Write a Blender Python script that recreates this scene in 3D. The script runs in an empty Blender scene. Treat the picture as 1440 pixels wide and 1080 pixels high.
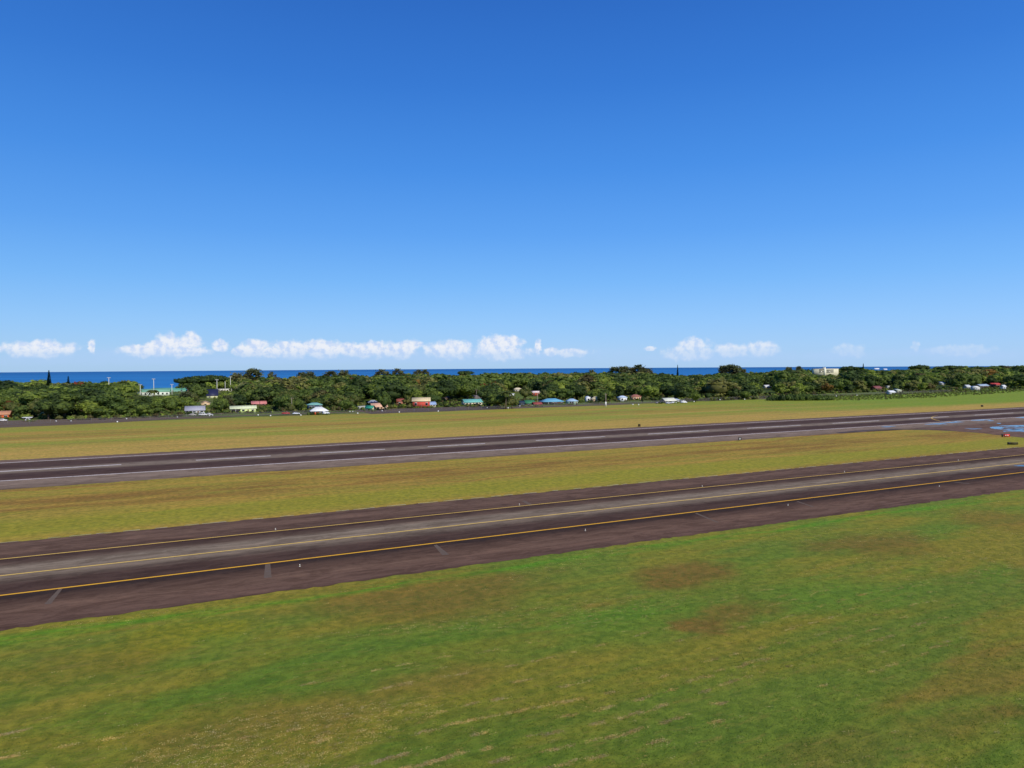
import bpy, math, numpy as np
from mathutils import Vector
rad = math.radians
C = bpy.context.scene
# ------------------------------------------------------------------ camera
H = 31.0; F = 1000.0; PITCH = rad(-1.45); ROLL = rad(-0.36)
cp, sp = math.cos(PITCH), math.sin(PITCH); cr, sr = math.cos(ROLL), math.sin(ROLL)
FW = np.array([0, cp, sp]); R0 = np.array([1., 0, 0]); U0 = np.array([0, -sp, cp])
RT = cr*R0 + sr*U0; UP = -sr*R0 + cr*U0
cam = bpy.data.cameras.new('camera'); co = bpy.data.objects.new('camera', cam); C.collection.objects.link(co)
from mathutils import Matrix
co.matrix_world = Matrix(((RT[0], UP[0], -FW[0], 0), (RT[1], UP[1], -FW[1], 0), (RT[2], UP[2], -FW[2], H), (0, 0, 0, 1)))
cam.sensor_fit = 'HORIZONTAL'; cam.sensor_width = 36; cam.lens = 36*F/1440; cam.clip_end = 200000; cam.clip_start = 0.5
C.camera = co
def gp(px, py, z=0.0):            # photo pixel -> point on the ground
    d = (px-720)/F*RT - (py-540)/F*UP + FW
    t = (z-H)/d[2]; return d[0]*t, d[1]*t
def eyeh(px): return 540 + F*(FW[2] + (px-720)/F*RT[2])/UP[2]
def proj(x, y, z):
    v = np.array([x, y, z-H]); w = v@FW; return 720+F*(v@RT)/w, 540-F*(v@UP)/w, w
# ------------------------------------------------------------------ light
SUN_AZ, SUN_EL = 142.0, 37.0
w = bpy.data.worlds.new('World'); C.world = w; w.use_nodes = True
C.view_settings.view_transform = 'Standard'; C.view_settings.look = 'None'; C.view_settings.gamma = 1
C.view_settings.use_curve_mapping = False; C.view_settings.exposure = 0.04
def lin(c): return tuple(((v/255)/12.92 if v/255 <= .04045 else ((v/255+.055)/1.055)**2.4) for v in c)
class NT:
    def __init__(s, nt): s.nt = nt; s.N = nt.nodes; s.L = nt.links
    def n(s, t, **k):
        o = s.N.new(t)
        for a, b in k.items(): setattr(o, a, b)
        return o
    def put(s, sock, v):
        if isinstance(v, bpy.types.NodeSocket): s.L.new(v, sock)
        elif v is not None:
            try: sock.default_value = v
            except Exception: sock.default_value = (v[0], v[1], v[2], 1.0)
    def m(s, op, a, b=None, c=None, clamp=False):
        o = s.n('ShaderNodeMath', operation=op); o.use_clamp = clamp
        for i, v in enumerate((a, b, c)):
            if v is not None: s.put(o.inputs[i], v)
        return o.outputs[0]
    def v(s, op, a, b=None, scale=None):
        o = s.n('ShaderNodeVectorMath', operation=op); s.put(o.inputs[0], a)
        if b is not None: s.put(o.inputs[1], b)
        if scale is not None: s.put(o.inputs['Scale'], scale)
        return o.outputs['Value'] if op in ('LENGTH', 'DOT_PRODUCT') else o.outputs[0]
    def mix(s, f, a, b, blend='MIX'):
        o = s.n('ShaderNodeMix', data_type='RGBA', blend_type=blend); s.put(o.inputs[0], f); s.put(o.inputs[6], a); s.put(o.inputs[7], b); return o.outputs[2]
    def noise(s, vec, scale, detail=3, rough=.55, dist=0, col=False):
        o = s.n('ShaderNodeTexNoise'); s.put(o.inputs['Vector'], vec); o.inputs['Scale'].default_value = scale
        o.inputs['Detail'].default_value = detail; o.inputs['Roughness'].default_value = rough; o.inputs['Distortion'].default_value = dist
        return o.outputs[1 if col else 0]
    def mr(s, x, a, b, c=0., d=1., smooth=True):
        o = s.n('ShaderNodeMapRange'); o.interpolation_type = 'SMOOTHSTEP' if smooth else 'LINEAR'
        s.put(o.inputs[0], x)
        for i, v in enumerate((a, b, c, d)): o.inputs[i+1].default_value = v
        return o.outputs[0]
    def ramp(s, x, stops):
        o = s.n('ShaderNodeValToRGB'); s.put(o.inputs[0], x); e = o.color_ramp.elements
        while len(e) < len(stops): e.new(0.5)
        for i, (p, c) in enumerate(stops): e[i].position = p; e[i].color = (c[0], c[1], c[2], 1)
        return o.outputs[0]
    def comb(s, x, y, z=0.):
        o = s.n('ShaderNodeCombineXYZ'); s.put(o.inputs[0], x); s.put(o.inputs[1], y); s.put(o.inputs[2], z); return o.outputs[0]
    def sep(s, v):
        o = s.n('ShaderNodeSeparateXYZ'); s.put(o.inputs[0], v); return o.outputs

# sky: Nishita, with small cumulus low over the sea in the sky's own (azimuth, elevation) coordinates
T = NT(w.node_tree); T.N.clear()
sky = T.n('ShaderNodeTexSky', sky_type='NISHITA', sun_disc=False, sun_elevation=rad(SUN_EL), sun_rotation=rad(SUN_AZ),
          altitude=0.0, air_density=1.0, dust_density=0.25, ozone_density=3.0)
tc = T.n('ShaderNodeTexCoord').outputs['Generated']
X, Y, Z = T.sep(tc)
az = T.m('MULTIPLY', T.m('ARCTAN2', X, Y), 1000.); el = T.m('MULTIPLY', T.m('ARCSINE', Z), 1000.)
p2 = T.comb(az, el)
clouds = [(58,491,46,9),(130,488,5,7),(205,493,32,7),(222,490,20,9),(240,486,20,13),(268,480,15,9),(262,494,30,6),(312,486,11,8),(345,494,14,7),(362,489,15,10),
          (378,495,22,7),(412,491,24,11),(440,488,22,9),(458,492,30,10),(490,491,18,9),(515,493,18,9),(530,491,10,10),(562,492,22,11),(575,486,16,8),(634,492,30,11),(640,487,20,8),(695,486,20,12),(712,482,20,9),(708,496,32,9),
          (757,488,4,10),(775,495,10,5),(803,496,24,5),(915,490,6,3),(958,497,22,9),(976,487,19,10),(985,496,18,8),(1030,493,22,8),(1072,491,20,9),(1195,493,20,7),(1288,488,5,6),(1350,493,40,6)]
soft = [(420,506,520,7),(560,498,340,9),(220,499,160,9),(60,502,70,6),(240,503,80,6),(430,503,120,7),(620,503,120,8),(760,500,60,6),(1010,502,120,9),(1180,500,60,7),(1370,500,90,8),(1300,496,80,6)]
def field(lst, warp):
    acc = None
    for (x, y, rx, ry) in lst:
        a = math.atan((x-720)/F); e = (eyeh(x)-y)*math.cos(a)
        q = T.v('MULTIPLY', T.v('SUBTRACT', warp, (a*1000, e, 0)), (1/(rx*1.5*math.cos(a)**2), 1/(ry*1.45), 0))
        l = T.m('SUBTRACT', 1.0, T.v('LENGTH', q)); acc = l if acc is None else T.m('MAXIMUM', acc, l)
    return acc
nz = T.noise(p2, .085, 5, .6); nzc = T.noise(p2, .16, 4, .6, col=True)
warp = T.v('ADD', p2, T.v('MULTIPLY', T.v('SUBTRACT', nzc, (.5, .5, .5)), (9, 6, 0)))
nz2 = T.noise(p2, .07, 4, .5)
f1 = T.m('ADD', field(clouds, warp), T.m('MULTIPLY', T.m('SUBTRACT', nz2, .5), 1.15))
cm = T.m('MULTIPLY', T.mr(f1, .02, .48), T.m('MULTIPLY', T.mr(az, 320., 430., 1, .5), T.mr(az, 120., 250., 1, .8)))
n_up = T.noise(T.v('ADD', p2, (5., 3.2, 0)), .085, 5, .6)
lit = T.mr(T.m('SUBTRACT', nz, n_up), -.2, .12)
hgt = T.mr(el, 10., 30.)
sf = T.m('MULTIPLY', T.mr(T.m('ADD', field(soft, p2), T.m('MULTIPLY', T.m('SUBTRACT', nz, .5), .8)), 0., .9), .42)
hs = T.n('ShaderNodeHueSaturation'); hs.inputs['Saturation'].default_value = 1.22; hs.inputs['Hue'].default_value = .5; T.put(hs.inputs['Color'], sky.outputs[0])
SKS = 0.105
elr = T.m('DIVIDE', el, 1600., clamp=True)
rmp = T.ramp(elr, [(0., lin((158, 200, 243))), (25/1600, lin((152, 199, 248))), (58/1600, lin((139, 194, 252))), (115/1600, lin((114, 180, 250))), (180/1600, lin((90, 161, 244))), (265/1600, lin((68, 142, 233))),
                  (370/1600, lin((51, 121, 215))), (480/1600, lin((41, 104, 197))), (800/1600, lin((30, 82, 164))), (1., lin((24, 70, 146)))])
rmp = T.v('MULTIPLY', rmp, T.comb(T.mr(X, -.7, .7, .90, 1.10, False), T.mr(X, -.7, .7, .93, 1.06, False), T.mr(X, -.7, .7, .94, 1.05, False)))
gm = T.mix(.86, hs.outputs[0], T.v('SCALE', rmp, scale=1/SKS))
cw = T.mix(lit, tuple(v/SKS for v in lin((196, 214, 245))), tuple(v/SKS for v in lin((238, 240, 246))))
c1 = T.mix(sf, gm, tuple(v/SKS for v in lin((176, 205, 246))))
c2 = T.mix(T.m('MULTIPLY', cm, T.mr(hgt, 0, 1, .40, .9)), c1, cw)
bg = T.n('ShaderNodeBackground'); T.put(bg.inputs[0], c2); bg.inputs[1].default_value = SKS
out = T.n('ShaderNodeOutputWorld'); T.L.new(bg.outputs[0], out.inputs[0])

sd = Vector((math.sin(rad(SUN_AZ))*math.cos(rad(SUN_EL)), math.cos(rad(SUN_AZ))*math.cos(rad(SUN_EL)), math.sin(rad(SUN_EL))))
sl = bpy.data.lights.new('sun', 'SUN'); sl.energy = 4.15; sl.angle = rad(.53); sl.color = (1, .95, .87)
so = bpy.data.objects.new('sun', sl); C.collection.objects.link(so); so.rotation_euler = sd.to_track_quat('Z', 'Y').to_euler()

# ------------------------------------------------------------------ helpers
rng = np.random.default_rng(7)
THETA = rad(64.18); YAW = math.pi/2-THETA        # runway direction
UX, UY = math.sin(THETA), math.cos(THETA); NX, NY = -math.cos(THETA), math.sin(THETA)
def sd_of(x, y): return x*UX+y*UY, x*NX+y*NY
def xy_of(s, d): return s*UX+d*NX, s*UY+d*NY
def link(o): C.collection.objects.link(o); return o
def tag(o, label, cat, group=None):
    o['label'] = label; o['category'] = cat
    if group: o['group'] = group
    return o
def empty(name, loc, rz=0, scale=1.0):
    o = link(bpy.data.objects.new(name, None)); o.location = loc; o.rotation_euler = (0, 0, rz)
    if scale != 1.0: o.scale = (scale,)*3
    o.empty_display_size = .5; return o
def mesh_from(name, V, polys, tint=None, smooth=False):
    """polys: list of int arrays (n,k)"""
    me = bpy.data.meshes.new(name); V = np.asarray(V, np.float32)
    me.vertices.add(len(V)); me.vertices.foreach_set('co', V.ravel())
    polys = [np.asarray(p, np.int32) for p in polys if len(p)]
    tot = sum(p.size for p in polys); npz = sum(len(p) for p in polys)
    me.loops.add(tot); me.loops.foreach_set('vertex_index', np.concatenate([p.ravel() for p in polys]))
    ls = []; st = 0
    for p in polys:
        ls.append(st+np.arange(len(p))*p.shape[1]); st += p.size
    me.polygons.add(npz); me.polygons.foreach_set('loop_start', np.concatenate(ls).astype(np.int32))
    if tint is not None:
        a = me.attributes.new('tint', 'FLOAT_COLOR', 'POINT'); t = np.ones((len(V), 4), np.float32); t[:, :3] = tint; a.data.foreach_set('color', t.ravel())
    me.update(calc_edges=True); me.validate()
    if smooth: me.polygons.foreach_set('use_smooth', np.ones(npz, bool))
    return me
def obj(name, me, mat=None, parent=None, loc=(0, 0, 0), rz=0):
    o = link(bpy.data.objects.new(name, me)); o.location = loc; o.rotation_euler = (0, 0, rz)
    if mat:
        me.materials.clear()
        for m in (mat if isinstance(mat, (list, tuple)) else [mat]): me.materials.append(m)
    if parent: o.parent = parent
    return o
def structure(name, me, mat, rz=0):
    o = obj(name, me, mat, rz=rz); o['kind'] = 'structure'; return o
class MB:
    """collects shapes of one mesh"""
    def __init__(s): s.V = []; s.F = {}; s.n = 0
    def add(s, V, F):
        V = np.asarray(V, float); s.V.append(V)
        for f in F: s.F.setdefault(len(f), []).append([i+s.n for i in f])
        s.n += len(V); return s
    def box(s, x0, x1, y0, y1, z0, z1):
        return s.add([(x0,y0,z0),(x1,y0,z0),(x1,y1,z0),(x0,y1,z0),(x0,y0,z1),(x1,y0,z1),(x1,y1,z1),(x0,y1,z1)],
                     [(0,3,2,1),(4,5,6,7),(0,1,5,4),(1,2,6,5),(2,3,7,6),(3,0,4,7)])
    def prism(s, prof, x0, x1):       # profile of (y,z) extruded along x
        n = len(prof); V = [(x0, a, b) for a, b in prof]+[(x1, a, b) for a, b in prof]
        return s.add(V, [tuple(range(n)), tuple(range(2*n-1, n-1, -1))]+[(i, i+n, (i+1) % n+n, (i+1) % n) for i in range(n)])
    def prismy(s, prof, y0, y1):      # profile of (x,z) extruded along y
        n = len(prof); V = [(a, y0, b) for a, b in prof]+[(a, y1, b) for a, b in prof]
        return s.add(V, [tuple(range(n-1, -1, -1)), tuple(range(n, 2*n))]+[(i, (i+1) % n, (i+1) % n+n, i+n) for i in range(n)])
    def tube(s, pts, rr, k=8):
        pts = [np.array(p, float) for p in pts]; V = []
        for i, p in enumerate(pts):
            t = pts[min(i+1, len(pts)-1)]-pts[max(i-1, 0)]; t = t/np.linalg.norm(t)
            a = np.cross(t, (0, 0, 1) if abs(t[2]) < .9 else (1, 0, 0)); a /= np.linalg.norm(a); b = np.cross(t, a)
            for j in range(k): th = 2*math.pi*j/k; V.append(p+rr[i]*(a*math.cos(th)+b*math.sin(th)))
        Fs = [(i*k+j, i*k+(j+1) % k, (i+1)*k+(j+1) % k, (i+1)*k+j) for i in range(len(pts)-1) for j in range(k)]
        Fs += [tuple(range(k-1, -1, -1)), tuple((len(pts)-1)*k+j for j in range(k))]
        return s.add(V, Fs)
    def mesh(s, name, smooth=False): return mesh_from(name, np.concatenate(s.V), [np.array(v) for v in s.F.values()], smooth=smooth)
    def build(s, name, mat, parent=None, loc=(0, 0, 0), rz=0, smooth=False): return obj(name, s.mesh(name, smooth), mat, parent, loc, rz)

def principled(name, rough=.8, spec=.3):
    m = bpy.data.materials.new(name); m.use_nodes = True; t = NT(m.node_tree); b = m.node_tree.nodes['Principled BSDF']
    b.inputs['Roughness'].default_value = rough; b.inputs['Specular IOR Level'].default_value = spec; return m, t, b
MC = {}
def paint(rgb, rough=.7, var=.12, scale=1.5, metal=0, spec=.3):
    k = (tuple(rgb), rough, metal, spec)
    if k in MC: return MC[k]
    m, t, b = principled('paint_%d_%d_%d' % tuple(int(v) for v in rgb), rough, spec)
    l = lin(rgb); n = t.noise(t.n('ShaderNodeTexCoord').outputs['Object'], scale, 4)
    t.put(b.inputs['Base Color'], t.mix(n, tuple(v*(1-var*1.6) for v in l), tuple(min(.9, v*(1+var)) for v in l)))
    b.inputs['Metallic'].default_value = metal; MC[k] = m; return m

# ------------------------------------------------------------------ ground material: coordinates run along (s) and across (d) the runway
OL, BN, GN = (136, 126, 44), (120, 90, 46), (94, 126, 40)
BLOBS = [(600, 838, 240, 26, .7, BN), (200, 850, 170, 22, .5, OL), (250, 895, 120, 16, .7, (134, 126, 30)), (110, 935, 150, 26, .6, (120, 104, 42)), (960, 806, 95, 17, .85, BN), (1035, 856, 90, 12, .7, BN), (985, 880, 50, 12, .85, BN), (1230, 765, 120, 18, .75, BN),
         (1400, 730, 90, 26, .6, (128, 96, 46)), (860, 866, 120, 16, .7, GN), (1180, 835, 160, 30, .6, GN), (560, 925, 260, 22, .6, (92, 116, 40)), (260, 985, 200, 18, .7, (86, 116, 38)), (470, 905, 160, 16, .5, (86, 116, 38)), (1390, 800, 70, 16, .6, GN),
         (620, 955, 130, 14, .55, (124, 104, 50)), (1400, 990, 50, 22, .6, BN), (1330, 1010, 90, 30, .4, BN), (1180, 1050, 110, 30, .4, (110, 92, 46)), (340, 1020, 190, 26, .55, (118, 100, 50)), (640, 1050, 200, 30, .5, (76, 106, 36)), (1000, 1040, 160, 30, .4, (82, 108, 38))]
def grass_mat():
    m, t, b = principled('airfield_grass', .9, .15)
    tcn = t.n('ShaderNodeTexCoord').outputs['Object']; s, d, _ = t.sep(tcn)
    st = t.comb(t.m('MULTIPLY', s, .22), d)                  # stretched along the mowing direction
    st2 = t.v('ADD', t.comb(t.m('MULTIPLY', s, .12), d), t.v('MULTIPLY', t.noise(tcn, .03, 3, .6, col=True), (2., 12., 0.)))
    big = t.noise(st, .045, 4, .55, .6); mid = t.noise(st, .16, 5, .6, .4); strk = t.noise(st2, .22, 4, .6)
    fin = t.noise(tcn, 1.1, 5, .65); vf = t.noise(tcn, 5.0, 4, .7)
    G = lambda r, g, bb: lin((r, g, bb))
    # near field
    near = t.mix(t.mr(t.m('ADD', big, t.m('MULTIPLY', t.m('SUBTRACT', mid, .5), .5)), .40, .60), G(102, 118, 44), G(130, 122, 46))
    near = t.mix(t.mr(t.noise(t.comb(t.m('MULTIPLY', s, .3), t.m('ADD', d, 91.)), .07, 4, .6, .6), .50, .68, 0, .8), near, G(96, 122, 40))
    near = t.mix(t.mr(t.noise(st, .075, 5, .62, .8), .54, .70, 0, .7), near, G(132, 106, 50))
    wv = t.v('ADD', t.comb(s, d), t.v('MULTIPLY', t.v('SUBTRACT', t.noise(tcn, .12, 4, .6, col=True), (.5, .5, .5)), (20., 12., 0.)))
    for (px, py, rx, ry, k_, cc) in BLOBS:
        s0, d0 = sd_of(*gp(px, py)); s1, d1 = sd_of(*gp(px+rx, py)); s2, d2 = sd_of(*gp(px, py-ry)); rs = abs(s1-s0)+1.0; rd = abs(d2-d0)+abs(d1-d0)*.3
        l = t.v('LENGTH', t.v('MULTIPLY', t.v('SUBTRACT', wv, (s0, d0, 0)), (1/rs, 1/rd, 0)))
        near = t.mix(t.m('MULTIPLY', t.mr(t.m('ADD', l, t.m('MULTIPLY', t.m('SUBTRACT', mid, .5), 1.1)), .35, 1.2, 1, 0), t.mr(fin, .3, .6, k_*.6, k_)), near, G(*cc))
    sl_ = t.m('ADD', t.m('SUBTRACT', d, 97.6), t.m('MULTIPLY', t.m('SUBTRACT', strk, .5), 5.))
    near = t.mix(t.m('MULTIPLY', t.mr(t.m('ABSOLUTE', sl_), .3, 2.6, 1, 0), t.mr(t.noise(st2, .25, 5, .7), .38, .62, .05, .85)), near, G(84, 132, 30))
    # median and far strip
    med = t.mix(t.mr(strk, .36, .62), G(162, 134, 58), G(142, 132, 50))
    med = t.mix(t.mr(t.noise(st2, .09, 4, .6, .5), .50, .64, 0, .8), med, G(134, 104, 46))
    med = t.mix(t.mr(t.m('ABSOLUTE', t.m('SUBTRACT', d, t.m('ADD', 162., t.m('MULTIPLY', strk, 8.)))), 4., 13., .8, 0), med, G(138, 138, 40))
    far = t.mix(t.mr(strk, .40, .60), G(176, 146, 76), G(164, 144, 68))
    sk2 = t.noise(st2, .055, 5, .65, .4)
    far = t.mix(t.m('MULTIPLY', t.mr(t.m('ADD', d, t.m('MULTIPLY', strk, 40.)), 340., 372.), .85), far, t.mix(t.mr(sk2, .42, .58), G(130, 142, 50), G(160, 134, 62)))
    far = t.mix(t.mr(t.noise(st2, .12, 4, .6, .3), .54, .68, 0, .55), far, G(128, 110, 56))
    far = t.mix(t.m('MULTIPLY', t.mr(t.m('ABSOLUTE', t.m('SUBTRACT', t.m('ADD', d, t.m('MULTIPLY', strk, 14.)), 359.)), 2., 12., .75, 0), t.mr(sk2, .36, .52, .2, 1.)), far, G(136, 142, 54))
    far = t.mix(t.m('MULTIPLY', t.mr(t.m('ABSOLUTE', t.m('SUBTRACT', t.m('ADD', d, t.m('MULTIPLY', sk2, 30.)), 405.)), 2., 16., .7, 0), t.mr(strk, .40, .58)), far, G(132, 104, 52))
    far = t.mix(t.m('MULTIPLY', t.mr(t.m('ABSOLUTE', t.m('SUBTRACT', d, 366.)), .5, 2.2, .7, 0), t.mr(sk2, .4, .5)), far, G(172, 168, 86))
    far = t.mix(t.mr(t.m('ADD', d, t.m('MULTIPLY', mid, 40.)), 440., 470., 0, .7), far, G(138, 138, 56))
    fr = t.m('MULTIPLY', t.mr(s, 280., 560.), t.mr(t.m('ADD', d, t.m('MULTIPLY', strk, 20.)), 325., 352.))
    far = t.mix(t.m('MULTIPLY', fr, .85), far, G(112, 140, 38))
    # beyond the fence: lawns, scrub and bare earth
    beyond = t.mix(t.mr(t.noise(tcn, .03, 4, .6, .5), .42, .6), G(96, 116, 46), G(70, 86, 36))
    beyond = t.mix(t.mr(t.noise(t.comb(t.m('MULTIPLY', s, .4), d), .06, 4, .6), .56, .64), beyond, G(118, 98, 78))
    c = t.mix(t.mr(d, 125., 126.), near, t.mix(t.m('MULTIPLY', t.mr(t.m('ABSOLUTE', t.m('SUBTRACT', t.m('ADD', d, t.m('MULTIPLY', big, 26.)), 208.)), 3., 15., 1, 0), t.mr(mid, .38, .62, .15, .8)), med, G(128, 96, 44))); c = t.mix(t.mr(d, 255., 256.), c, far)
    c = t.mix(t.mr(t.m('ADD', d, t.m('MULTIPLY', mid, 14.)), 476., 480.), c, beyond)
    c = t.mix(t.mr(fin, .25, .75, .0, 1.), t.mix(1.0, c, (.84, .86, .82), 'MULTIPLY'), t.mix(1.0, c, (1.13, 1.12, 1.13), 'MULTIPLY'))
    m1 = t.noise(tcn, .55, 6, .72, .3); m3 = t.noise(t.comb(t.m('MULTIPLY', s, .28), d, 7.), .9, 6, .72, .5)
    c = t.mix(t.mr(m1, .36, .64), t.mix(1.0, c, (.80, .84, .80), 'MULTIPLY'), t.mix(1.0, c, (1.20, 1.14, 1.16), 'MULTIPLY'))
    c = t.mix(t.mr(m3, .53, .70, 0, .40), c, G(146, 124, 70)); c = t.mix(t.mr(m3, .46, .34, 0, .45), c, t.mix(1.0, c, (.70, .86, .62), 'MULTIPLY'))
    # dead straw close by, and shade in small turf hollows painted darker
    nearm = t.mr(d, 60., 100., 1, 0)
    straw = t.m('MULTIPLY', t.mr(t.noise(t.comb(t.m('MULTIPLY', s, .6), d, 3.), 1.7, 5, .75), .60, .72), t.mr(t.noise(st, .11, 3, .6), .42, .6, .15, .8))
    c = t.mix(t.m('MULTIPLY', straw, t.m('MULTIPLY', nearm, .75)), c, G(158, 138, 92))
    c = t.mix(t.m('MULTIPLY', t.mr(vf, .30, .42, 1, 0), .35), c, t.mix(1.0, c, (.6, .62, .6), 'MULTIPLY'))
    t.put(b.inputs['Base Color'], t.mix(1.0, t.mix(1.0, c, t.mix(t.mr(d, 125., 127.), (1.07, 1.06, .72), (1.07, 1.01, .86)), 'MULTIPLY'), t.mix(t.m('MULTIPLY', t.mr(d, 60., 110., 1, .3), t.mr(t.noise(tcn, 8., 3, .7), .35, .65)), (1.1, 1.1, 1.1), (.84, .86, .84)), 'MULTIPLY'))
    bp = t.n('ShaderNodeBump'); bp.inputs['Strength'].default_value = 1.0; bp.inputs['Distance'].default_value = .15
    t.put(bp.inputs['Height'], t.m('ADD', t.noise(tcn, 2.2, 6, .7), t.m('MULTIPLY', vf, .4))); t.L.new(bp.outputs[0], b.inputs['Normal'])
    return m
def asphalt_mat(name, stops, d0, d1, streak=.5, wob=2.0):
    m, t, b = principled(name, .9, .06)
    tcn = t.n('ShaderNodeTexCoord').outputs['Object']; s, d, _ = t.sep(tcn)
    st = t.comb(t.m('MULTIPLY', s, .03), d); st2 = t.comb(t.m('MULTIPLY', s, .12), d)
    n1 = t.noise(st, .7, 5, .6); n2 = t.noise(st2, .5, 5, .65, .5); n3 = t.noise(tcn, 2.5, 5, .7)
    x = t.m('DIVIDE', t.m('SUBTRACT', t.m('ADD', d, t.m('MULTIPLY', t.m('SUBTRACT', n2, .5), wob)), d0), d1-d0)
    c = t.ramp(x, [((p-d0)/(d1-d0), tuple(v*w_ for v, w_ in zip(lin(q), (1.12, .95, .66)))) for p, q in stops])
    n6 = t.noise(t.comb(t.m('MULTIPLY', s, .02), d), 1.9, 4, .7)
    c = t.mix(t.mr(n6, .42, .62, 0, .45), c, t.mix(1.0, c, (.74, .72, .72), 'MULTIPLY'))
    c = t.mix(t.mr(n1, .38, .64, 0, streak), c, t.mix(1.0, c, (.70, .66, .66), 'MULTIPLY'))
    c = t.mix(t.mr(n2, .35, .72, 0, .45), c, t.mix(1.0, c, (1.22, 1.2, 1.2), 'MULTIPLY'))
    n4 = t.noise(t.comb(t.m('MULTIPLY', s, .35), d), .35, 6, .7, .8); n5 = t.noise(t.comb(t.m('MULTIPLY', s, .5), d), 1.3, 5, .75)
    c = t.mix(t.mr(n4, .48, .60, 0, .75), c, t.mix(1.0, c, (.66, .62, .60), 'MULTIPLY'))
    c = t.mix(t.mr(n4, .46, .36, 0, .6), c, t.mix(1.0, c, (1.35, 1.30, 1.26), 'MULTIPLY'))
    c = t.mix(t.mr(n5, .50, .60, 0, .5), c, t.mix(1.0, c, (.72, .70, .70), 'MULTIPLY'))
    edge = t.mr(t.m('ADD', d, t.m('MULTIPLY', t.m('SUBTRACT', n5, .5), 7.)), 114.2, 116.4); edge = t.m('MULTIPLY', edge, t.mr(d, 117.3, 117.5, 1, 0))
    if d0 == 100: c = t.mix(t.m('MULTIPLY', edge, .6), c, lin((52, 42, 38)))
    c = t.mix(t.mr(n3, .3, .7, 0, .35), c, t.mix(1.0, c, (.8, .8, .8), 'MULTIPLY'))
    t.put(b.inputs['Base Color'], c); return m

# ------------------------------------------------------------------ land and sea
coast_px = [-400, -120, 0, 100, 230, 300, 400, 600, 800, 900, 960, 1050, 1120, 1200, 1300, 1440, 1700, 2200]
coast_z = [1100, 1000, 950, 880, 880, 1150, 1250, 1500, 1600, 1500, 1300, 1400, 1950, 2050, 2300, 2600, 3000, 3600]
azs = np.concatenate([np.radians(np.arange(-52, 60, .5)), np.radians(np.arange(60, 308, 4))])
def coast_r(a):
    if -rad(50) < a < rad(56): return np.interp(720+F*math.tan(a), coast_px, coast_z)/math.cos(a)
    return 5200.
V = []; rings = [0, 20, 60, 150, 300, 450, 700, 1.0, 1.03, 1.08]; nr = len(rings)
for a in azs:
    cr_ = coast_r(a)
    for r in rings:
        if r > 5: rr, z = min(r, cr_*.97), 0.
        else: rr, z = (0, 0.) if r == 0 else (cr_*r, 0. if r <= 1 else (-4. if r < 1.05 else -16.))
        X_, Y_ = rr*math.sin(a), rr*math.cos(a); s_, d_ = sd_of(X_, Y_); V.append((s_, d_, z))
na = len(azs); Fq = [(i*nr+j, i*nr+j+1, ((i+1) % na)*nr+j+1, ((i+1) % na)*nr+j) for i in range(na) for j in range(1, nr-1)]
Ft = [(i*nr, i*nr+1, ((i+1) % na)*nr+1) for i in range(na)]
Fq = [f[::-1] for f in Fq]; Ft = [f[::-1] for f in Ft]
structure('ground', mesh_from('ground', V, [np.array(Fq), np.array(Ft)]), grass_mat(), YAW)
# sea, following the curve of the earth so that its horizon dips below eye level
RE = 6371000.
V = []; rs = [300, 700, 1100, 1600, 2300, 3300, 4700, 6500, 9000, 12000, 15000, 18000, 21000, 24000, 28000, 34000]; NA = 180
for i in range(NA):
    for r in rs: a = 2*math.pi*i/NA; V.append((r*math.sin(a), r*math.cos(a), -11-r*r/(2*RE)))
k = len(rs); Fq = [(i*k+j, ((i+1) % NA)*k+j, ((i+1) % NA)*k+j+1, i*k+j+1)[::1] for i in range(NA) for j in range(k-1)]
m, t, b = principled('sea_water', .55, .35)
tcn = t.n('ShaderNodeTexCoord').outputs['Object']
n = t.noise(t.v('MULTIPLY', tcn, (.0003, .0012, 0)), 1.0, 6, .6)
dist = t.mr(t.v('LENGTH', tcn), 900., 9000., 0, 1, False)  # change of reflection with distance painted into the water colour, paler near shore
t.put(b.inputs['Base Color'], t.mix(dist, t.mix(t.mr(n, .35, .65), lin((30, 112, 172)), lin((40, 128, 186))), t.mix(t.mr(n, .35, .65), lin((18, 88, 142)), lin((26, 102, 160)))))
structure('sea', mesh_from('sea', V, [np.array(Fq)], smooth=True), m)

def sheet(name, pts_sd, z, mat, seg=None):
    """flat sheet from a closed (s,d) outline, triangulated as an n-gon"""
    me = mesh_from(name, [(s, d, z) for s, d in pts_sd], [np.array([list(range(len(pts_sd)))])]); return structure(name, me, mat, YAW)
def strip(name, s0, s1, d0, d1, z, mat, rag=0, step=12.):
    ss = np.arange(s0, s1+step, step); A = [(s, d0+rng.normal(0, rag), z) for s in ss]; B = [(s, d1+rng.normal(0, rag), z) for s in ss]; n = len(ss)
    return structure(name, mesh_from(name, A+B, [np.array([(i, i+1, n+i+1, n+i) for i in range(n-1)])]), mat, YAW)
D = (80, 66, 66); BR = (104, 88, 86); GR = (122, 117, 117)
mt = asphalt_mat('taxiway_asphalt', [(100, (92, 76, 76)), (104, (106, 88, 86)), (109, (112, 94, 90)), (113, (92, 76, 73)), (116.5, (70, 58, 57)), (118.6, (80, 66, 66)),
      (123, (84, 70, 70)), (125, (100, 91, 90)), (127.5, (130, 123, 121)), (133.5, (134, 128, 126)), (136, (100, 88, 86)), (139, (76, 62, 62)), (142, (98, 82, 80)), (147, (110, 93, 90)), (153, (104, 88, 86))], 100, 154, .5, 1.6)
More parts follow.
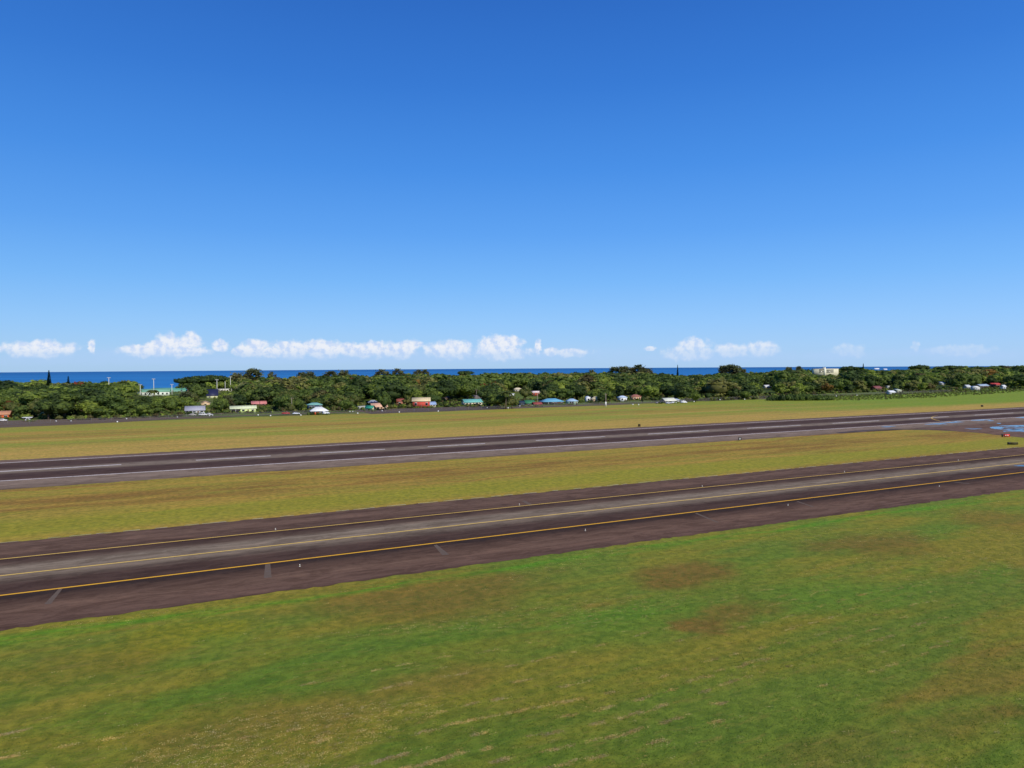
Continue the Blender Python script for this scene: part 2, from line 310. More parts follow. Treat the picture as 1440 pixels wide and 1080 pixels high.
mr_ = asphalt_mat('runway_asphalt', [(220, (118, 108, 107)), (230, (136, 126, 126)), (238, (138, 128, 128)), (240.5, (92, 78, 80)), (246, (80, 66, 68)), (253, (84, 71, 73)), (257, (132, 125, 125)),
      (263, (130, 123, 124)), (267, (88, 75, 77)), (276, (82, 68, 70)), (281, (92, 79, 80)), (284.5, (124, 112, 113)), (291, (116, 104, 104))], 220, 292, .35, 2.0)
strip('taxiway', -420, 1500, 101.8, 153.2, .02, mt, .22, 1.2)
strip('runway', -420, 1800, 221.3, 292.5, .02, mr_, .3, 3)
def line_mat(name, c, wear=.35, rough=.85):
    m, t, b = principled(name, rough, .06); tcn = t.n('ShaderNodeTexCoord').outputs['Object']
    n = t.noise(tcn, .9, 5, .7); t.put(b.inputs['Base Color'], t.mix(t.mr(n, .42, .72, 0, wear), lin(c), lin((110, 98, 92)))); return m
white = line_mat('white_paint', (226, 214, 204), .6); yellow = line_mat('yellow_paint', (236, 174, 48), .25); yellow2 = line_mat('worn_yellow_paint', (238, 196, 96), .25)
strip('runway_edge_line', -420, 1800, 238.2, 239.1, .034, white, .03, 10)
strip('runway_edge_line', -420, 1800, 284.0, 284.8, .034, white, .03, 10)
strip('taxiway_edge_line', -420, 1500, 117.35, 117.85, .034, yellow, 0, 10)
strip('taxiway_edge_line', -420, 1500, 140.0, 140.35, .034, yellow2, 0, 10)
strip('taxiway_centre_line', -420, 1500, 128.65, 129.05, .034, yellow2, 0, 10)
q = MB()
dash = [(-120, -78), (-60, -14), (8, 32), (49, 73), (90, 114), (137, 171), (194, 229), (253, 289), (312, 348), (373, 408), (432, 471)]+[(492+60.5*i, 529+60.5*i) for i in range(12)]
for a, b_ in dash: q.add([(a, 260.2, .034), (b_, 260.2, .034), (b_, 261.4, .034), (a, 261.4, .034)], [(0, 1, 2, 3)])
structure('runway_centre_line', q.mesh('runway_centre_line'), white, YAW)
# pale broken edge where the taxiway shoulder meets the grass
q = MB(); s = -60.
while s < 420:
    l = rng.uniform(1.5, 5); d0 = 153.5+rng.normal(0, .12)
    q.add([(s, d0, .03), (s+l, d0+rng.normal(0, .08), .03), (s+l, d0+.3, .03), (s, d0+.24, .03)], [(0, 1, 2, 3)]); s += l+rng.uniform(.5, 5)
structure('pavement_edge', q.mesh('pavement_edge'), paint((190, 182, 150)), YAW)
# connecting taxiway between runway and taxiway, on the right
bd = [sd_of(*gp(x, y)) for x, y in [(1180, 609.2), (1212, 606.6), (1240, 605.0), (1270, 604.3), (1305, 604.6), (1340, 606.2), (1375, 608.6), (1395, 610.5), (1412, 612.9), (1440, 615.6)]]
bd[0] = (bd[0][0], 221.4)
end = bd[-1]
out_ = bd+[(end[0]-4, 168), (end[0]+6, 153.1), (760, 153.1), (760, 221.35)]
mc = asphalt_mat('connector_asphalt', [(150, (112, 95, 92)), (190, (120, 102, 99)), (221, (112, 96, 95))], 150, 222, .35, 8)
sheet('connecting_taxiway', out_, .012, mc)
rimm = paint((78, 62, 56), .9)
q = MB()
for i in range(len(bd)-1):
    (a, b_), (c, d_) = bd[i], bd[i+1]
    q.add([(a, b_, .03), (c, d_, .03), (c+1.0, d_+3.6, .03), (a+1.0, b_+3.6, .03)], [(0, 1, 2, 3)])
structure('dirt_verge', q.mesh('dirt_verge'), rimm, YAW)
arc = []
for i in range(15):
    f = i/14; x = 1318-10*math.sin(math.pi*f)**.8+3*f; y = 584.3+7.4*f; arc.append(sd_of(*gp(x, y)))
q = MB()
for i in range(14):
    (a, b_), (c, d_) = arc[i], arc[i+1]; q.add([(a, b_, .045), (c, d_, .045), (c+.7, d_, .045), (a+.7, b_, .045)], [(0, 1, 2, 3)])
structure('lead_off_line', q.mesh('lead_off_line'), yellow2, YAW)
# puddles
pm, t, b = principled('standing_water', .02, .5); b.inputs['Base Color'].default_value = (.02, .03, .05, 1); b.inputs['IOR'].default_value = 1.33
def puddle(x0, x1, y, hh, sk=0.0):
    n = 26; top = []; bot = []; hh *= .85 if x0 > 1385 else .6
    r1 = np.cumsum(rng.normal(0, .25, n)); r1 -= np.linspace(r1[0], r1[-1], n)
    for i in range(n):
        f = i/(n-1); x = x0+(x1-x0)*f; e = math.sin(math.pi*min(.97, max(.03, f)))**.6
        yc = y+sk*(f-.5)+r1[i]*hh*.25
        top.append(gp(x, yc-hh*e*(.5+rng.uniform(0, .3)))); bot.append(gp(x, yc+hh*e*(.5+rng.uniform(0, .3))))
    V = [(*sd_of(*p), .04) for p in top+bot]
    structure('puddle', mesh_from('puddle', V, [np.array([(i, n+i, n+i+1, i+1) for i in range(n-1)])]), pm, YAW)
for a in [(1238, 1260, 600.0, .9, -.5), (1300, 1330, 596.2, 1.4, -1.2), (1322, 1356, 594.2, 1.1, -1.5), (1337, 1352, 592.6, .5, 0), (1365, 1393, 590.8, 1.5, -1), (1428, 1475, 587.4, 1.0, 0), (1356, 1382, 602.9, .7, .8), (1392, 1412, 601.3, 3.0, .6),
          (1405, 1480, 598.6, 1.5, -1.0), (1402, 1440, 604.0, 1.2, 1.0), (1410, 1480, 606.3, 1.5, .4), (1424, 1480, 603.2, 1.2, 0.), (1412, 1450, 600.6, .8, 0), (1426, 1480, 654.6, 2.0, -1.0)]:
    x0, x1, y, hh, sk = a; nn = max(1, int((x1-x0)/12))
    puddle(*a)
    for _ in range(nn): q0 = rng.uniform(x0-4, x1-4); puddle(q0, q0+rng.uniform(3, 12), y+rng.normal(0, hh*.8), hh*rng.uniform(.25, .5), 0)
# patched trenches in the taxiway shoulder
patchm = line_mat('patch_concrete', (104, 88, 74), .6)
def patch(pts):
    structure('pavement_patch', mesh_from('pavement_patch', [(*sd_of(*gp(x, y)), .028) for x, y in pts], [np.array([[0, 1, 2, 3]])]), patchm, YAW)
for p in [[(371, 813), (382, 812), (380, 793), (373, 794)], [(622, 781), (632, 780), (614, 766), (610, 767)], [(62, 850), (72, 849), (88, 828), (83, 828)], [(1008, 735), (1011, 734.6), (980, 721.5), (977, 722)],
          [(1142, 713), (1145, 712.6), (1122, 705), (1120, 705.4)], [(745, 711), (750, 710.4), (738, 704), (733, 704.6)], [(1362, 680.5), (1366, 680), (1345, 678), (1341, 678.4)]]: patch(p)
# perimeter road and gravel beyond the grass
gm_ = line_mat('dark_gravel', (104, 86, 68), .9); rm = line_mat('old_asphalt', (82, 68, 58), .9)
sheet('gravel_yard', [(-200, 455), (-120, 456.5), (-85, 455.8), (-55, 459), (-30, 465), (-5, 474), (30, 481), (48, 484), (20, 494), (-28, 508), (-60, 516), (-200, 522)], .024, gm_)
strip('perimeter_road', -28, 150, 484, 492, .02, gm_, .5, 9)
strip('perimeter_road', 120, 215, 462, 512, .016, rm, 1.0, 9)
strip('perimeter_road', 205, 330, 466, 484, .018, gm_, .8, 9)
strip('perimeter_road', 330, 520, 478, 486, .02, gm_, .8, 9)

# ------------------------------------------------------------------ signs and lights of the airfield
dark = paint((24, 24, 22), .5); grey = paint((150, 150, 148), .5, metal=.3); offw = paint((224, 222, 214), .6)
def board(name, x, y, wd, ht, label, face, marks, rz, depth=.3, post=.25, mm=None):
    X_, Y_ = gp(x, y); r = empty(name, (X_, Y_, 0), rz); tag(r, label, 'sign')
    MB().box(-wd/2, wd/2, -depth/2, depth/2, post, post+ht).build('sign_box', face, r)
    for sx in (-.3, .3): MB().box(sx*wd-.05, sx*wd+.05, -.05, .05, 0, post).build('leg', grey, r)
    for i, (u0, u1, v0, v1, mat) in enumerate(marks):
        MB().box(u0*wd, u1*wd, -depth/2-.012, -depth/2-.003, post+v0*ht, post+v1*ht).build('sign_mark', mat, r)
    return r
def ring_marks(parent, wd, ht, post):
    q = MB(); n = 20; V = []
    for i in range(n):
        a = 2*math.pi*i/n; V += [(.26*wd*math.cos(a), -.162, post+ht*(.5+.33*math.sin(a))), (.13*wd*math.cos(a), -.162, post+ht*(.5+.18*math.sin(a)))]
    q.add(V, [(2*i, 2*i+1, (2*i+3) % (2*n), (2*i+2) % (2*n)) for i in range(n)]).build('sign_mark', offw, parent)
g = 'distance signs beside the runway'
r = board('distance_sign', 1040.5, 619.8, 1.15, 1.15, 'small square black sign with white mark, on near edge of runway', dark, [], rad(-10)); r['group'] = g; ring_marks(r, 1.15, 1.15, .25)
r = board('distance_sign', 899, 600.4, 1.2, 1.25, 'small dark square sign in tan grass beyond the runway, left one of two', paint((58, 48, 22)), [(-.5, .5, .46, .52, paint((110, 92, 40)))], rad(-8)); r['group'] = g
r = board('distance_sign', 1381, 572.4, 1.5, 1.2, 'small dark square sign in tan grass beyond the runway, farther right one', paint((46, 42, 26)), [], rad(-8)); r['group'] = g
red = paint((206, 44, 34), .5); wh = paint((240, 232, 228), .5)
r = board('holding_sign', 1415.5, 615.0, 2.2, 1.05, 'bright red airfield sign with two white marks beside the puddled pavement', red, [(-.32, -.08, .35, .62, wh), (.04, .28, .35, .62, wh)], rad(-12), post=.3)
board('holding_sign', 1409.4, 614.6, .45, 1.2, 'narrow black sign end standing just left of the red sign', dark, [], rad(-12), post=.15)
r = board('guidance_sign', 1424, 625.6, 3.5, .85, 'long low dark sign with black end panel in grass below the red sign', paint((62, 58, 22)), [(-.5, -.22, .02, .98, dark)], rad(-14), post=.15)  # yellow board coloured dark olive, its shade put into the paint
def edge_light():
    r = empty('edge_light', (0, 0, 0)); MB().tube([(0, 0, 0), (0, 0, .05)], [.17, .15], 12).build('base_plate', offw, r)
    MB().tube([(0, 0, .05), (0, 0, .26)], [.05, .05], 8).build('stem', paint((214, 190, 90)), r)
    MB().tube([(0, 0, .26), (0, 0, .36), (0, 0, .42)], [.1, .095, .04], 10).build('lens', offw, r); return r
first = None
def copy_tree(o, parent=None):
    c = link(o.copy())
    if parent: c.parent = parent
    for ch in list(o.children): copy_tree(ch, c)
    return c
for dd, side in ((113.5, 'near'), (141.3, 'far')):
    for i in range(7):
        o = first if first is not None and (i, side) == (0, 'near') else None
        if first is None: first = edge_light(); o = first
        else: o = copy_tree(first)
        s_ = 18+52*i; o.location = (*xy_of(s_, dd), .02); o.scale = (.8, .8, .8)
        ordn = ['first', 'second', 'third', 'fourth', 'fifth', 'sixth', 'seventh'][i]
        tag(o, f'small white edge light by the {side} yellow edge line, {ordn} from the left', 'light', 'small lights along the taxiway')

# ------------------------------------------------------------------ buildings
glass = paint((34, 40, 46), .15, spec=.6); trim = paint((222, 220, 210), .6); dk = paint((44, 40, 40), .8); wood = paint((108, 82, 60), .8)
CLEAR = []; MARK = []
def house(x0, x1, yt, yb, roofc, wallc, label, land, kind='gable', yaw=23, dp=8., wallf=.55, carport=0, nwin=3, name='house', cat='house', sink=0.0, chimney=False, clear=True, over=.5):
    _, Y_ = gp((x0+x1)/2, yb); h0 = (yb-yt)*Y_/F
    if cat == 'house' and name == 'house' and h0 > 4.7: yb = yt+(yb-yt)*4.7/h0
    xc = (x0+x1)/2; X_, Y_ = gp(xc, yb); wd = (x1-x0)*Y_/F; ht = (yb-yt)*Y_/F
    cy_ = Y_+dp/2; X_ = X_*cy_/Y_
    wd *= 1.3 if ht > .52*wd and kind != 'gabley' else 1.06; tot = wd; cyw, syw = math.cos(rad(yaw)), abs(math.sin(rad(yaw))); dp = min(dp, .62*tot); wd = max(1.5, (tot-dp*syw)/cyw)
    if kind == 'gabley': pass
    r = empty(name, (X_, cy_, -sink), rad(yaw)-math.atan(X_/cy_)*0); tag(r, label, cat)
    over = .75 if tot > 6 else .5; 
    hw = ht*wallf; W = paint(wallc, .8); Rf = paint(roofc, .55, .14, .8); a, c = wd/2-over, dp/2-over*.6
    q = MB()
    if kind == 'gable': q.box(-a, a, -c, c, 0, hw); q.prism([(-c, hw), (c, hw), (0, ht-.14)], -a, a)
    elif kind == 'gabley': q.box(-a, a, -c, c, 0, hw); q.prismy([(-a, hw), (a, hw), (0, ht-.14)], -c, c)
    else: q.box(-a, a, -c, c, 0, hw)
    q.build('wall', W, r)
    e = over; d_ = dp/2; q = MB(); lo = hw-.12*1
    if kind == 'gable': q.prism([(-d_, lo), (0, ht-.12), (d_, lo), (d_, lo+.16), (0, ht+.05), (-d_, lo+.16)], -wd/2, wd/2)
    elif kind == 'gabley': q.prismy([(-wd/2, lo), (0, ht-.12), (wd/2, lo), (wd/2, lo+.16), (0, ht+.05), (-wd/2, lo+.16)], -d_, d_)
    elif kind == 'hip':
        rl = max(.3, wd/2-d_*.9)
        q.add([(-wd/2, -d_, hw), (wd/2, -d_, hw), (wd/2, d_, hw), (-wd/2, d_, hw), (-wd/2, -d_, hw+.16), (wd/2, -d_, hw+.16), (wd/2, d_, hw+.16), (-wd/2, d_, hw+.16), (-rl, 0, ht), (rl, 0, ht)],
              [(0, 3, 2, 1), (0, 1, 5, 4), (1, 2, 6, 5), (2, 3, 7, 6), (3, 0, 4, 7), (4, 5, 9, 8), (6, 7, 8, 9), (5, 6, 9), (7, 4, 8)])
    elif kind == 'shed': q.prism([(-d_, hw+.02), (d_, ht-.1), (d_, ht+.06), (-d_, hw+.2)], -wd/2, wd/2)
    elif kind == 'flat': q.box(-wd/2, wd/2, -d_, d_, hw+.003, hw+.3)
    ro = q.build('roof', Rf, r)
    if kind in ('gable', 'shed'):
        q = MB(); n = max(2, int(wd/1.5))          # standing seams
        for i in range(n+1):
            x = -wd/2+.1+(wd-.2)*i/n
            if kind == 'gable': q.prism([(-d_, lo+.165), (0, ht+.055), (0, ht+.1), (-d_, lo+.21)], x-.04, x+.04)
        if q.n: q.build('roof_seam', Rf, ro)
    if chimney: MB().box(wd*.2, wd*.2+.6, .3, .9, ht*.7, ht+.8).build('chimney', paint((160, 140, 120)), ro)
    span0 = -a+.3+carport*wd; span1 = a-.3; n = nwin
    if n:
        w_ = (span1-span0)/n
        for i in range(n):
            cx = span0+w_*(i+.5)
            if i == n//2 and n > 1:
                MB().box(cx-.45, cx+.45, -c-.05, -c-.003, .05, min(2.1, hw*.85)).build('door', wood, r)
            else:
                ww = min(.8, w_*.36); f = MB().box(cx-ww-.08, cx+ww+.08, -c-.05, -c-.003, hw*.36, hw*.80).build('window', trim, r)
                MB().box(cx-ww, cx+ww, -c-.07, -c-.052, hw*.40, hw*.76).build('pane', glass, f)
    if carport > 0:
        MB().box(-a+.2, -a+carport*wd, -c-.04, -c-.003, .05, hw*.86).build('carport_shade_panel', dk, r)  # flat dark panel, painted as the shade inside an open carport
        MB().box(-a+carport*wd*.5-.08, -a+carport*wd*.5+.08, -c-.3, -c-.14, 0, hw-.06).build('post', trim, r)
    if clear: CLEAR.append((x0-1, x1+1, yt+.62*(yb-yt), Y_))
    MARK.append((X_, cy_, land)); return r
HS = [
 (-16, 16, 578.5, 590.3, (186,132,98), (198,92,48), 'orange walled house with tan roof at left edge of photo', 'orange house', dict(kind='gable', dp=9, nwin=4)),
 (49, 82, 575.5, 588.5, (150,160,140), (182,206,170), 'pale green house half hidden under big dark tree', 'pale green house', dict(kind='flat', wallf=.9, nwin=3, clear=False)),
 (196, 239, 547, 557.5, (120,170,142), (214,220,204), 'long white building with green roof beside the ball field lights', 'long white school hall', dict(kind='gable', dp=16, wallf=.62, nwin=7, name='school_hall', cat='building')),
 (214, 262, 545.5, 551.5, (94,156,136), (128,176,158), 'teal roofed gym standing behind the long white building', 'teal gym', dict(kind='gable', dp=22, wallf=.5, nwin=4, name='gymnasium', cat='building')),
 (291, 306, 547.5, 560.5, (40,44,74), (206,208,160), 'building with steep dark blue roof beside tall light pole', 'dark blue roofed building', dict(kind='gable', wallf=.3, dp=12, nwin=2, cat='building', name='community_hall')),
 (306, 326, 545.5, 550.5, (228,226,220), (214,210,200), 'white open stand under the ball field lights', 'white stand', dict(kind='flat', wallf=.7, nwin=5, dp=5, cat='grandstand', name='grandstand')),
 (281, 297, 564, 571, (196,160,140), (204,176,140), 'peach shed behind grey roofed house', 'peach shed', dict(kind='gabley', nwin=1, name='shed', cat='shed', dp=6)),
 (259, 290, 571.5, 584, (164,164,174), (190,190,186), 'house with wide grey metal roof behind parked white cars', 'grey roofed house', dict(kind='gable', wallf=.40, dp=12, carport=.3, nwin=3)),
 (323, 361, 571, 580.5, (214,220,176), (208,222,150), 'pale yellow green house with dark carport on green lawn', 'pale yellow house', dict(kind='gable', wallf=.60, dp=9, carport=.35, nwin=3)),
 (352, 376, 564.3, 571, (206,132,128), (150,96,90), 'house with long pink roof behind a palm', 'pink roofed house', dict(kind='gable', wallf=.45, dp=9)),
 (430, 455, 566.5, 577, (122,172,162), (46,74,104), 'dark blue house with pale teal roof behind white roof', 'dark blue house', dict(kind='hip', wallf=.66, dp=9, nwin=4)),
 (434, 463, 572.6, 583, (232,230,222), (120,120,124), 'house with broad white hipped roof and open dark front', 'white hipped roof', dict(kind='hip', wallf=.42, dp=10, carport=.42, nwin=2)),
 (516, 533, 562.8, 570, (160,164,174), (206,170,120), 'small house with grey hipped roof behind peach roof', 'small grey hipped roof', dict(kind='hip', wallf=.5, nwin=2)),
 (519, 546, 567.2, 576, (220,172,140), (206,176,140), 'house with low peach roof behind green gabled hut', 'peach roofed house', dict(kind='gable', wallf=.42, dp=11, nwin=4)),
 (513, 528, 570.5, 578, (48,138,112), (222,214,176), 'cream hut with bright green gable roof', 'green roofed hut', dict(kind='gable', wallf=.5, dp=7, yaw=-18, nwin=1, name='hut')),
 (502, 515, 571, 575.3, (222,220,206), (200,198,190), 'small flat white roofed shed left of green roofed hut', 'white shed', dict(kind='flat', nwin=1, dp=5, name='shed', cat='shed', wallf=.8)),
 (556, 571, 560.8, 570, (150,84,70), (178,120,100), 'house with red brown roof left of tan roofed barn', 'red brown roof', dict(kind='gable', wallf=.5, nwin=2)),
 (579, 606, 559.5, 573.5, (216,196,152), (190,78,62), 'red barn with broad tan roof', 'red barn', dict(kind='gable', wallf=.64, dp=14, nwin=3, name='barn', cat='barn', yaw=7)),
 (597, 614, 565.3, 573, (150,172,206), (222,212,186), 'small house with pale blue roof beside red barn', 'pale blue roof', dict(kind='gable', wallf=.5, dp=8, nwin=3)),
 (620, 636, 556.2, 564, (74,62,58), (120,92,70), 'brown house with dark roof under large dark trees', 'dark brown house', dict(kind='hip', wallf=.5)),
 (648, 679, 561.6, 570.8, (116,184,174), (236,222,194), 'cream house with bright turquoise roof', 'turquoise roofed house', dict(kind='gable', wallf=.50, dp=10, nwin=5)),
 (661, 677, 555.8, 562.5, (108,100,98), (120,100,90), 'house with plain dark grey roof behind the turquoise roof', 'dark grey roof', dict(kind='gable', wallf=.45)),
 (728, 738, 564, 571.5, (52,62,70), (52,66,84), 'dark slate coloured shed left of dark green roof', 'slate shed', dict(kind='shed', nwin=1, dp=6, name='shed', cat='shed')),
 (735, 753, 563, 571, (58,122,82), (92,74,62), 'low house with dark green roof', 'dark green roof', dict(kind='gable', wallf=.45, dp=10, nwin=2)),
 (747, 763, 565.6, 571.5, (146,74,66), (120,66,60), 'low brick red roofed garage between green and blue roofs', 'brick red garage', dict(kind='gable', wallf=.5, dp=6, nwin=1, name='garage', cat='garage')),
 (758, 793, 560.6, 570.2, (108,168,192), (86,64,66), 'long house with bright sky blue roof', 'sky blue roofed house', dict(kind='hip', wallf=.46, dp=12, carport=.3, nwin=4)),
 (795, 813, 560.8, 569, (158,184,206), (176,206,180), 'house with grey blue roof and pale green wall', 'grey blue roof', dict(kind='hip', wallf=.55, dp=9, carport=.45, nwin=2)),
 (745, 760, 550.0, 559, (236,214,208), (186,78,58), 'red house with white roof up among the trees', 'red house', dict(kind='gable', wallf=.70, dp=9, nwin=3)),
 (721, 735, 545.2, 556, (220,206,176), (196,190,180), 'pale two storey house among trees above the big palm', 'pale two storey house', dict(kind='hip', wallf=.62, nwin=3)),
 (715, 723, 552.8, 559, (220,222,222), (206,208,206), 'tiny white roofed hut left of pale two storey house', 'tiny white hut', dict(kind='flat', wallf=.8, nwin=1, dp=5, name='hut')),
 (822, 831, 557.3, 567, (214,222,236), (226,226,226), 'narrow white house left of tan roof', 'narrow white house', dict(kind='gabley', wallf=.8, nwin=1, dp=6)),
 (831, 845, 557.6, 567, (206,190,150), (194,164,126), 'tan house with tan roof left of the utility pole', 'tan house', dict(kind='hip', wallf=.5, nwin=2)),
 (869, 881, 556.6, 566, (194,208,224), (222,224,222), 'white two storey house with pale blue roof', 'white two storey house', dict(kind='hip', wallf=.66, nwin=2)),
 (885, 902, 554.8, 564.5, (158,104,84), (222,178,140), 'peach house with brown hipped roof', 'peach house', dict(kind='hip', wallf=.56, dp=9, nwin=3)),
 (928, 951, 560.0, 567, (224,222,200), (176,160,150), 'low building with long cream roof among parked vehicles', 'long cream roof', dict(kind='gable', wallf=.42, dp=12, nwin=3, carport=.4)),
 (943, 956, 560.6, 566.5, (180,186,190), (170,170,168), 'grey roofed shed right of the long cream roof', 'grey shed', dict(kind='shed', wallf=.6, nwin=1, dp=6, name='shed', cat='shed')),
 (1073, 1083, 541.4, 547, (222,222,218), (196,190,178), 'lone white roofed house deep in the trees', 'lone white roof', dict(kind='gable', wallf=.5, nwin=2)),
 (1228, 1237, 517.6, 524, (236,236,236), (214,214,212), 'distant white house near the sea, left of two', 'left distant white house', dict(kind='gable', wallf=.6, nwin=2, sink=0)),
 (1241, 1248, 518.4, 524, (230,230,232), (204,206,210), 'distant white house near the sea, right of two', 'right distant white house', dict(kind='gable', wallf=.6, nwin=1)),
 (1224, 1240, 542.8, 550, (142,84,80), (110,76,70), 'house with dull maroon roof at the wood edge', 'maroon roof', dict(kind='gable', wallf=.5)),
 (1245, 1259, 549.2, 554.5, (226,228,226), (206,206,200), 'low white roofed hut in scrub right of the maroon roof', 'low white hut', dict(kind='gable', wallf=.5, nwin=1, name='hut')),
 (1257, 1268, 547.2, 552.5, (206,208,180), (176,176,150), 'pale olive roofed hut above the low white hut', 'pale olive hut', dict(kind='shed', wallf=.6, nwin=1, name='hut')),
 (1246, 1251, 542, 546.5, (214,216,214), (196,196,190), 'tiny white shed between maroon roof and tall tree', 'tiny white shed', dict(kind='flat', wallf=.8, nwin=1, name='shed', cat='shed', dp=5)),
 (1321, 1329, 537, 542, (224,228,226), (200,200,196), 'lone white roof in woods left of the red roofed hall', 'lone white hut', dict(kind='shed', wallf=.55, nwin=1, name='hut')),
 (1355, 1364, 541.2, 547, (206,208,206), (170,170,160), 'pale hut left of the long blue grey roof', 'pale hut', dict(kind='gable', wallf=.5, nwin=1, name='hut')),
 (1365, 1378, 543, 550, (222,224,214), (200,198,190), 'white boxy house at wood edge before the blue grey roof', 'white boxy house', dict(kind='gabley', wallf=.7, nwin=2)),
 (1370, 1391, 540.3, 547, (170,188,204), (90,80,76), 'long house with blue grey roof next to red roof', 'blue grey roof', dict(kind='gable', wallf=.6, nwin=4)),
 (1388, 1408, 538.6, 547, (196,76,66), (110,84,78), 'house with long red roof near right edge', 'red roofed house', dict(kind='gable', wallf=.58, nwin=4)),
 (1407, 1414, 541.4, 547.5, (226,226,222), (206,206,204), 'small white hut right of the red roofed house', 'small white hut', dict(kind='gable', wallf=.6, nwin=1, name='hut')),
]
for h in HS: house(*h[:8], **h[8])
house(32, 46, 586.3, 592.3, (226, 226, 222), (96, 88, 84), 'small shed with thin white roof by the gravel yard', 'small white roof shed', kind='flat', wallf=.78, dp=5, nwin=0, carport=.6, name='shed', cat='shed')
# hotel block near the sea
X_, Y_ = gp(1160, 529.6); ub = Y_/F
r = empty('apartment_block', (X_, Y_, 0), rad(3)); tag(r, 'distant cream apartment block standing above the trees by the sea', 'building')
cream = paint((214, 208, 176), .8); top_ = (529.6-518.6)*ub
MB().box(-17*ub, 17.5*ub, -7, 7, 0, top_).build('wall', cream, r)
MB().box(-17.3*ub, 17.8*ub, -7.6, 7.6, top_+.003, top_+.7).build('roof', paint((196, 196, 186)), r)
for x0_, x1_, y0, y1 in [(-10.3, -4, 519.4, 521.2), (-10.3, -4, 522.2, 524), (0.2, 10.5, 519.8, 521.4), (0.2, 10.5, 522.3, 524)]:
    f = MB().box(x0_*ub, x1_*ub, -7.1, -7.003, (529.6-y1)*ub, (529.6-y0)*ub).build('balcony_shade_panel', glass, r)  # flat panel whose dark colour paints the shade of a balcony recess
    MB().box(x0_*ub, x1_*ub, -7.6, -7.12, (529.6-y1)*ub, (529.6-y1)*ub+.9).build('balcony_rail', cream, f)
MB().box(-3.4*ub, -1.2*ub, -8.4, 4, 0, (529.6-516.6)*ub).build('stair_tower', paint((224, 220, 196)), r)
CLEAR.append((1143, 1179, 526.0, Y_)); MARK.append((X_, Y_, 'cream apartment block'))

# ------------------------------------------------------------------ vehicles, poles, small things
def car(x, y, rgb, label, rz=0, L=4.6, kind='car', cat='car', ht=1.5):
    X_, Y_ = gp(x, y); r = empty('parked_'+kind, (X_, Y_, .02), rz); tag(r, label, cat); b_ = paint(rgb, .35, .05, spec=.5); W = .88; h2 = L/2
    MB().prismy([(-h2, .35), (h2, .35), (h2, .75), (h2*.93, .92), (h2*.5, ht*.64), (-h2*.8, ht*.66), (-h2, .85)], -W, W).build('body', b_, r)
    if kind == 'van': pr = [(-h2*.97, .9), (h2*.60, .95), (h2*.36, ht), (-h2*.9, ht)]
    elif kind == 'pickup': pr = [(-h2*.02, .9), (h2*.56, .94), (h2*.30, ht), (h2*.02, ht)]
    else: pr = [(-h2*.78, .9), (h2*.5, .94), (h2*.16, ht), (-h2*.5, ht)]
    MB().prismy(pr, -W*.9, W*.9).build('cabin', b_, r)
    q = MB(); s_ = [(a*.94+ (pr[0][0]+pr[1][0])/2*.06, .98 if i < 2 else c-.12) for i, (a, c) in enumerate(pr)]
    q.prismy(s_, -W*.9-.012, W*.9+.012).build('window', glass, r)
    for sx in (-.62, .62):
        for sy in (-1, 1):
            w_ = MB(); w_.tube([(sx*h2, sy*W*.98-.1, .33), (sx*h2, sy*W*.98+.1, .33)], [.33, .33], 14).build('wheel', dk, r)
    return r
car(285.5, 584.6, (232, 232, 228), 'white van parked before the grey roofed house', .2, 5.2, 'van', 'van', 2.0)
car(294, 584.2, (214, 214, 210), 'off white car parked right of the white van', -.5)
car(271, 584.8, (190, 186, 176), 'beige car parked under the grey roof', .1)
car(402, 582.6, (204, 48, 40), 'bright red pickup parked by dark shrubs', .1, 5.2, 'pickup', 'pickup', 1.75)
car(416.5, 582.8, (210, 214, 222), 'pale silver car half hidden by shrubs right of red pickup', .4)
car(458.5, 582.6, (226, 228, 230), 'white van parked at right end of white hipped roof', .9, 5., 'van', 'van', 2.1)
car(961.5, 567.0, (236, 236, 236), 'tall white van standing apart right of the grey shed', .1, 5.2, 'van', 'van', 2.4)
car(947, 567.4, (222, 224, 226), 'white car parked before the grey shed', .2)
car(940, 567.8, (200, 204, 210), 'silver car parked before the long cream roof, left of the white car', .3)
car(926, 567.6, (150, 140, 150), 'mauve grey car parked left of the long cream roof', .1)
car(4, 592.4, (222, 220, 216), 'white car parked in the gravel yard by the orange house', .2)
car(40, 592.2, (216, 216, 214), 'white car parked under the small white roof shed', .1, 4.2)
def drum(x, y, label):
    X_, Y_ = gp(x, y); r = empty('drum', (X_, Y_, 0)); tag(r, label, 'drum', 'orange drums before the white roof')
    o = paint((214, 92, 56), .5); MB().tube([(0, 0, 0), (0, 0, .5), (0, 0, .55), (0, 0, 1.05), (0, 0, 1.1), (0, 0, 1.5)], [.55, .55, .6, .55, .6, .55], 14).build('body', o, r)
    MB().tube([(0, 0, 1.5), (0, 0, 1.56)], [.6, .58], 14).build('lid', paint((190, 70, 44), .5), r)
drum(443.3, 583.2, 'orange drum before the white hipped roof, left of two'); drum(447.6, 583.0, 'orange drum before the white hipped roof, right of two')

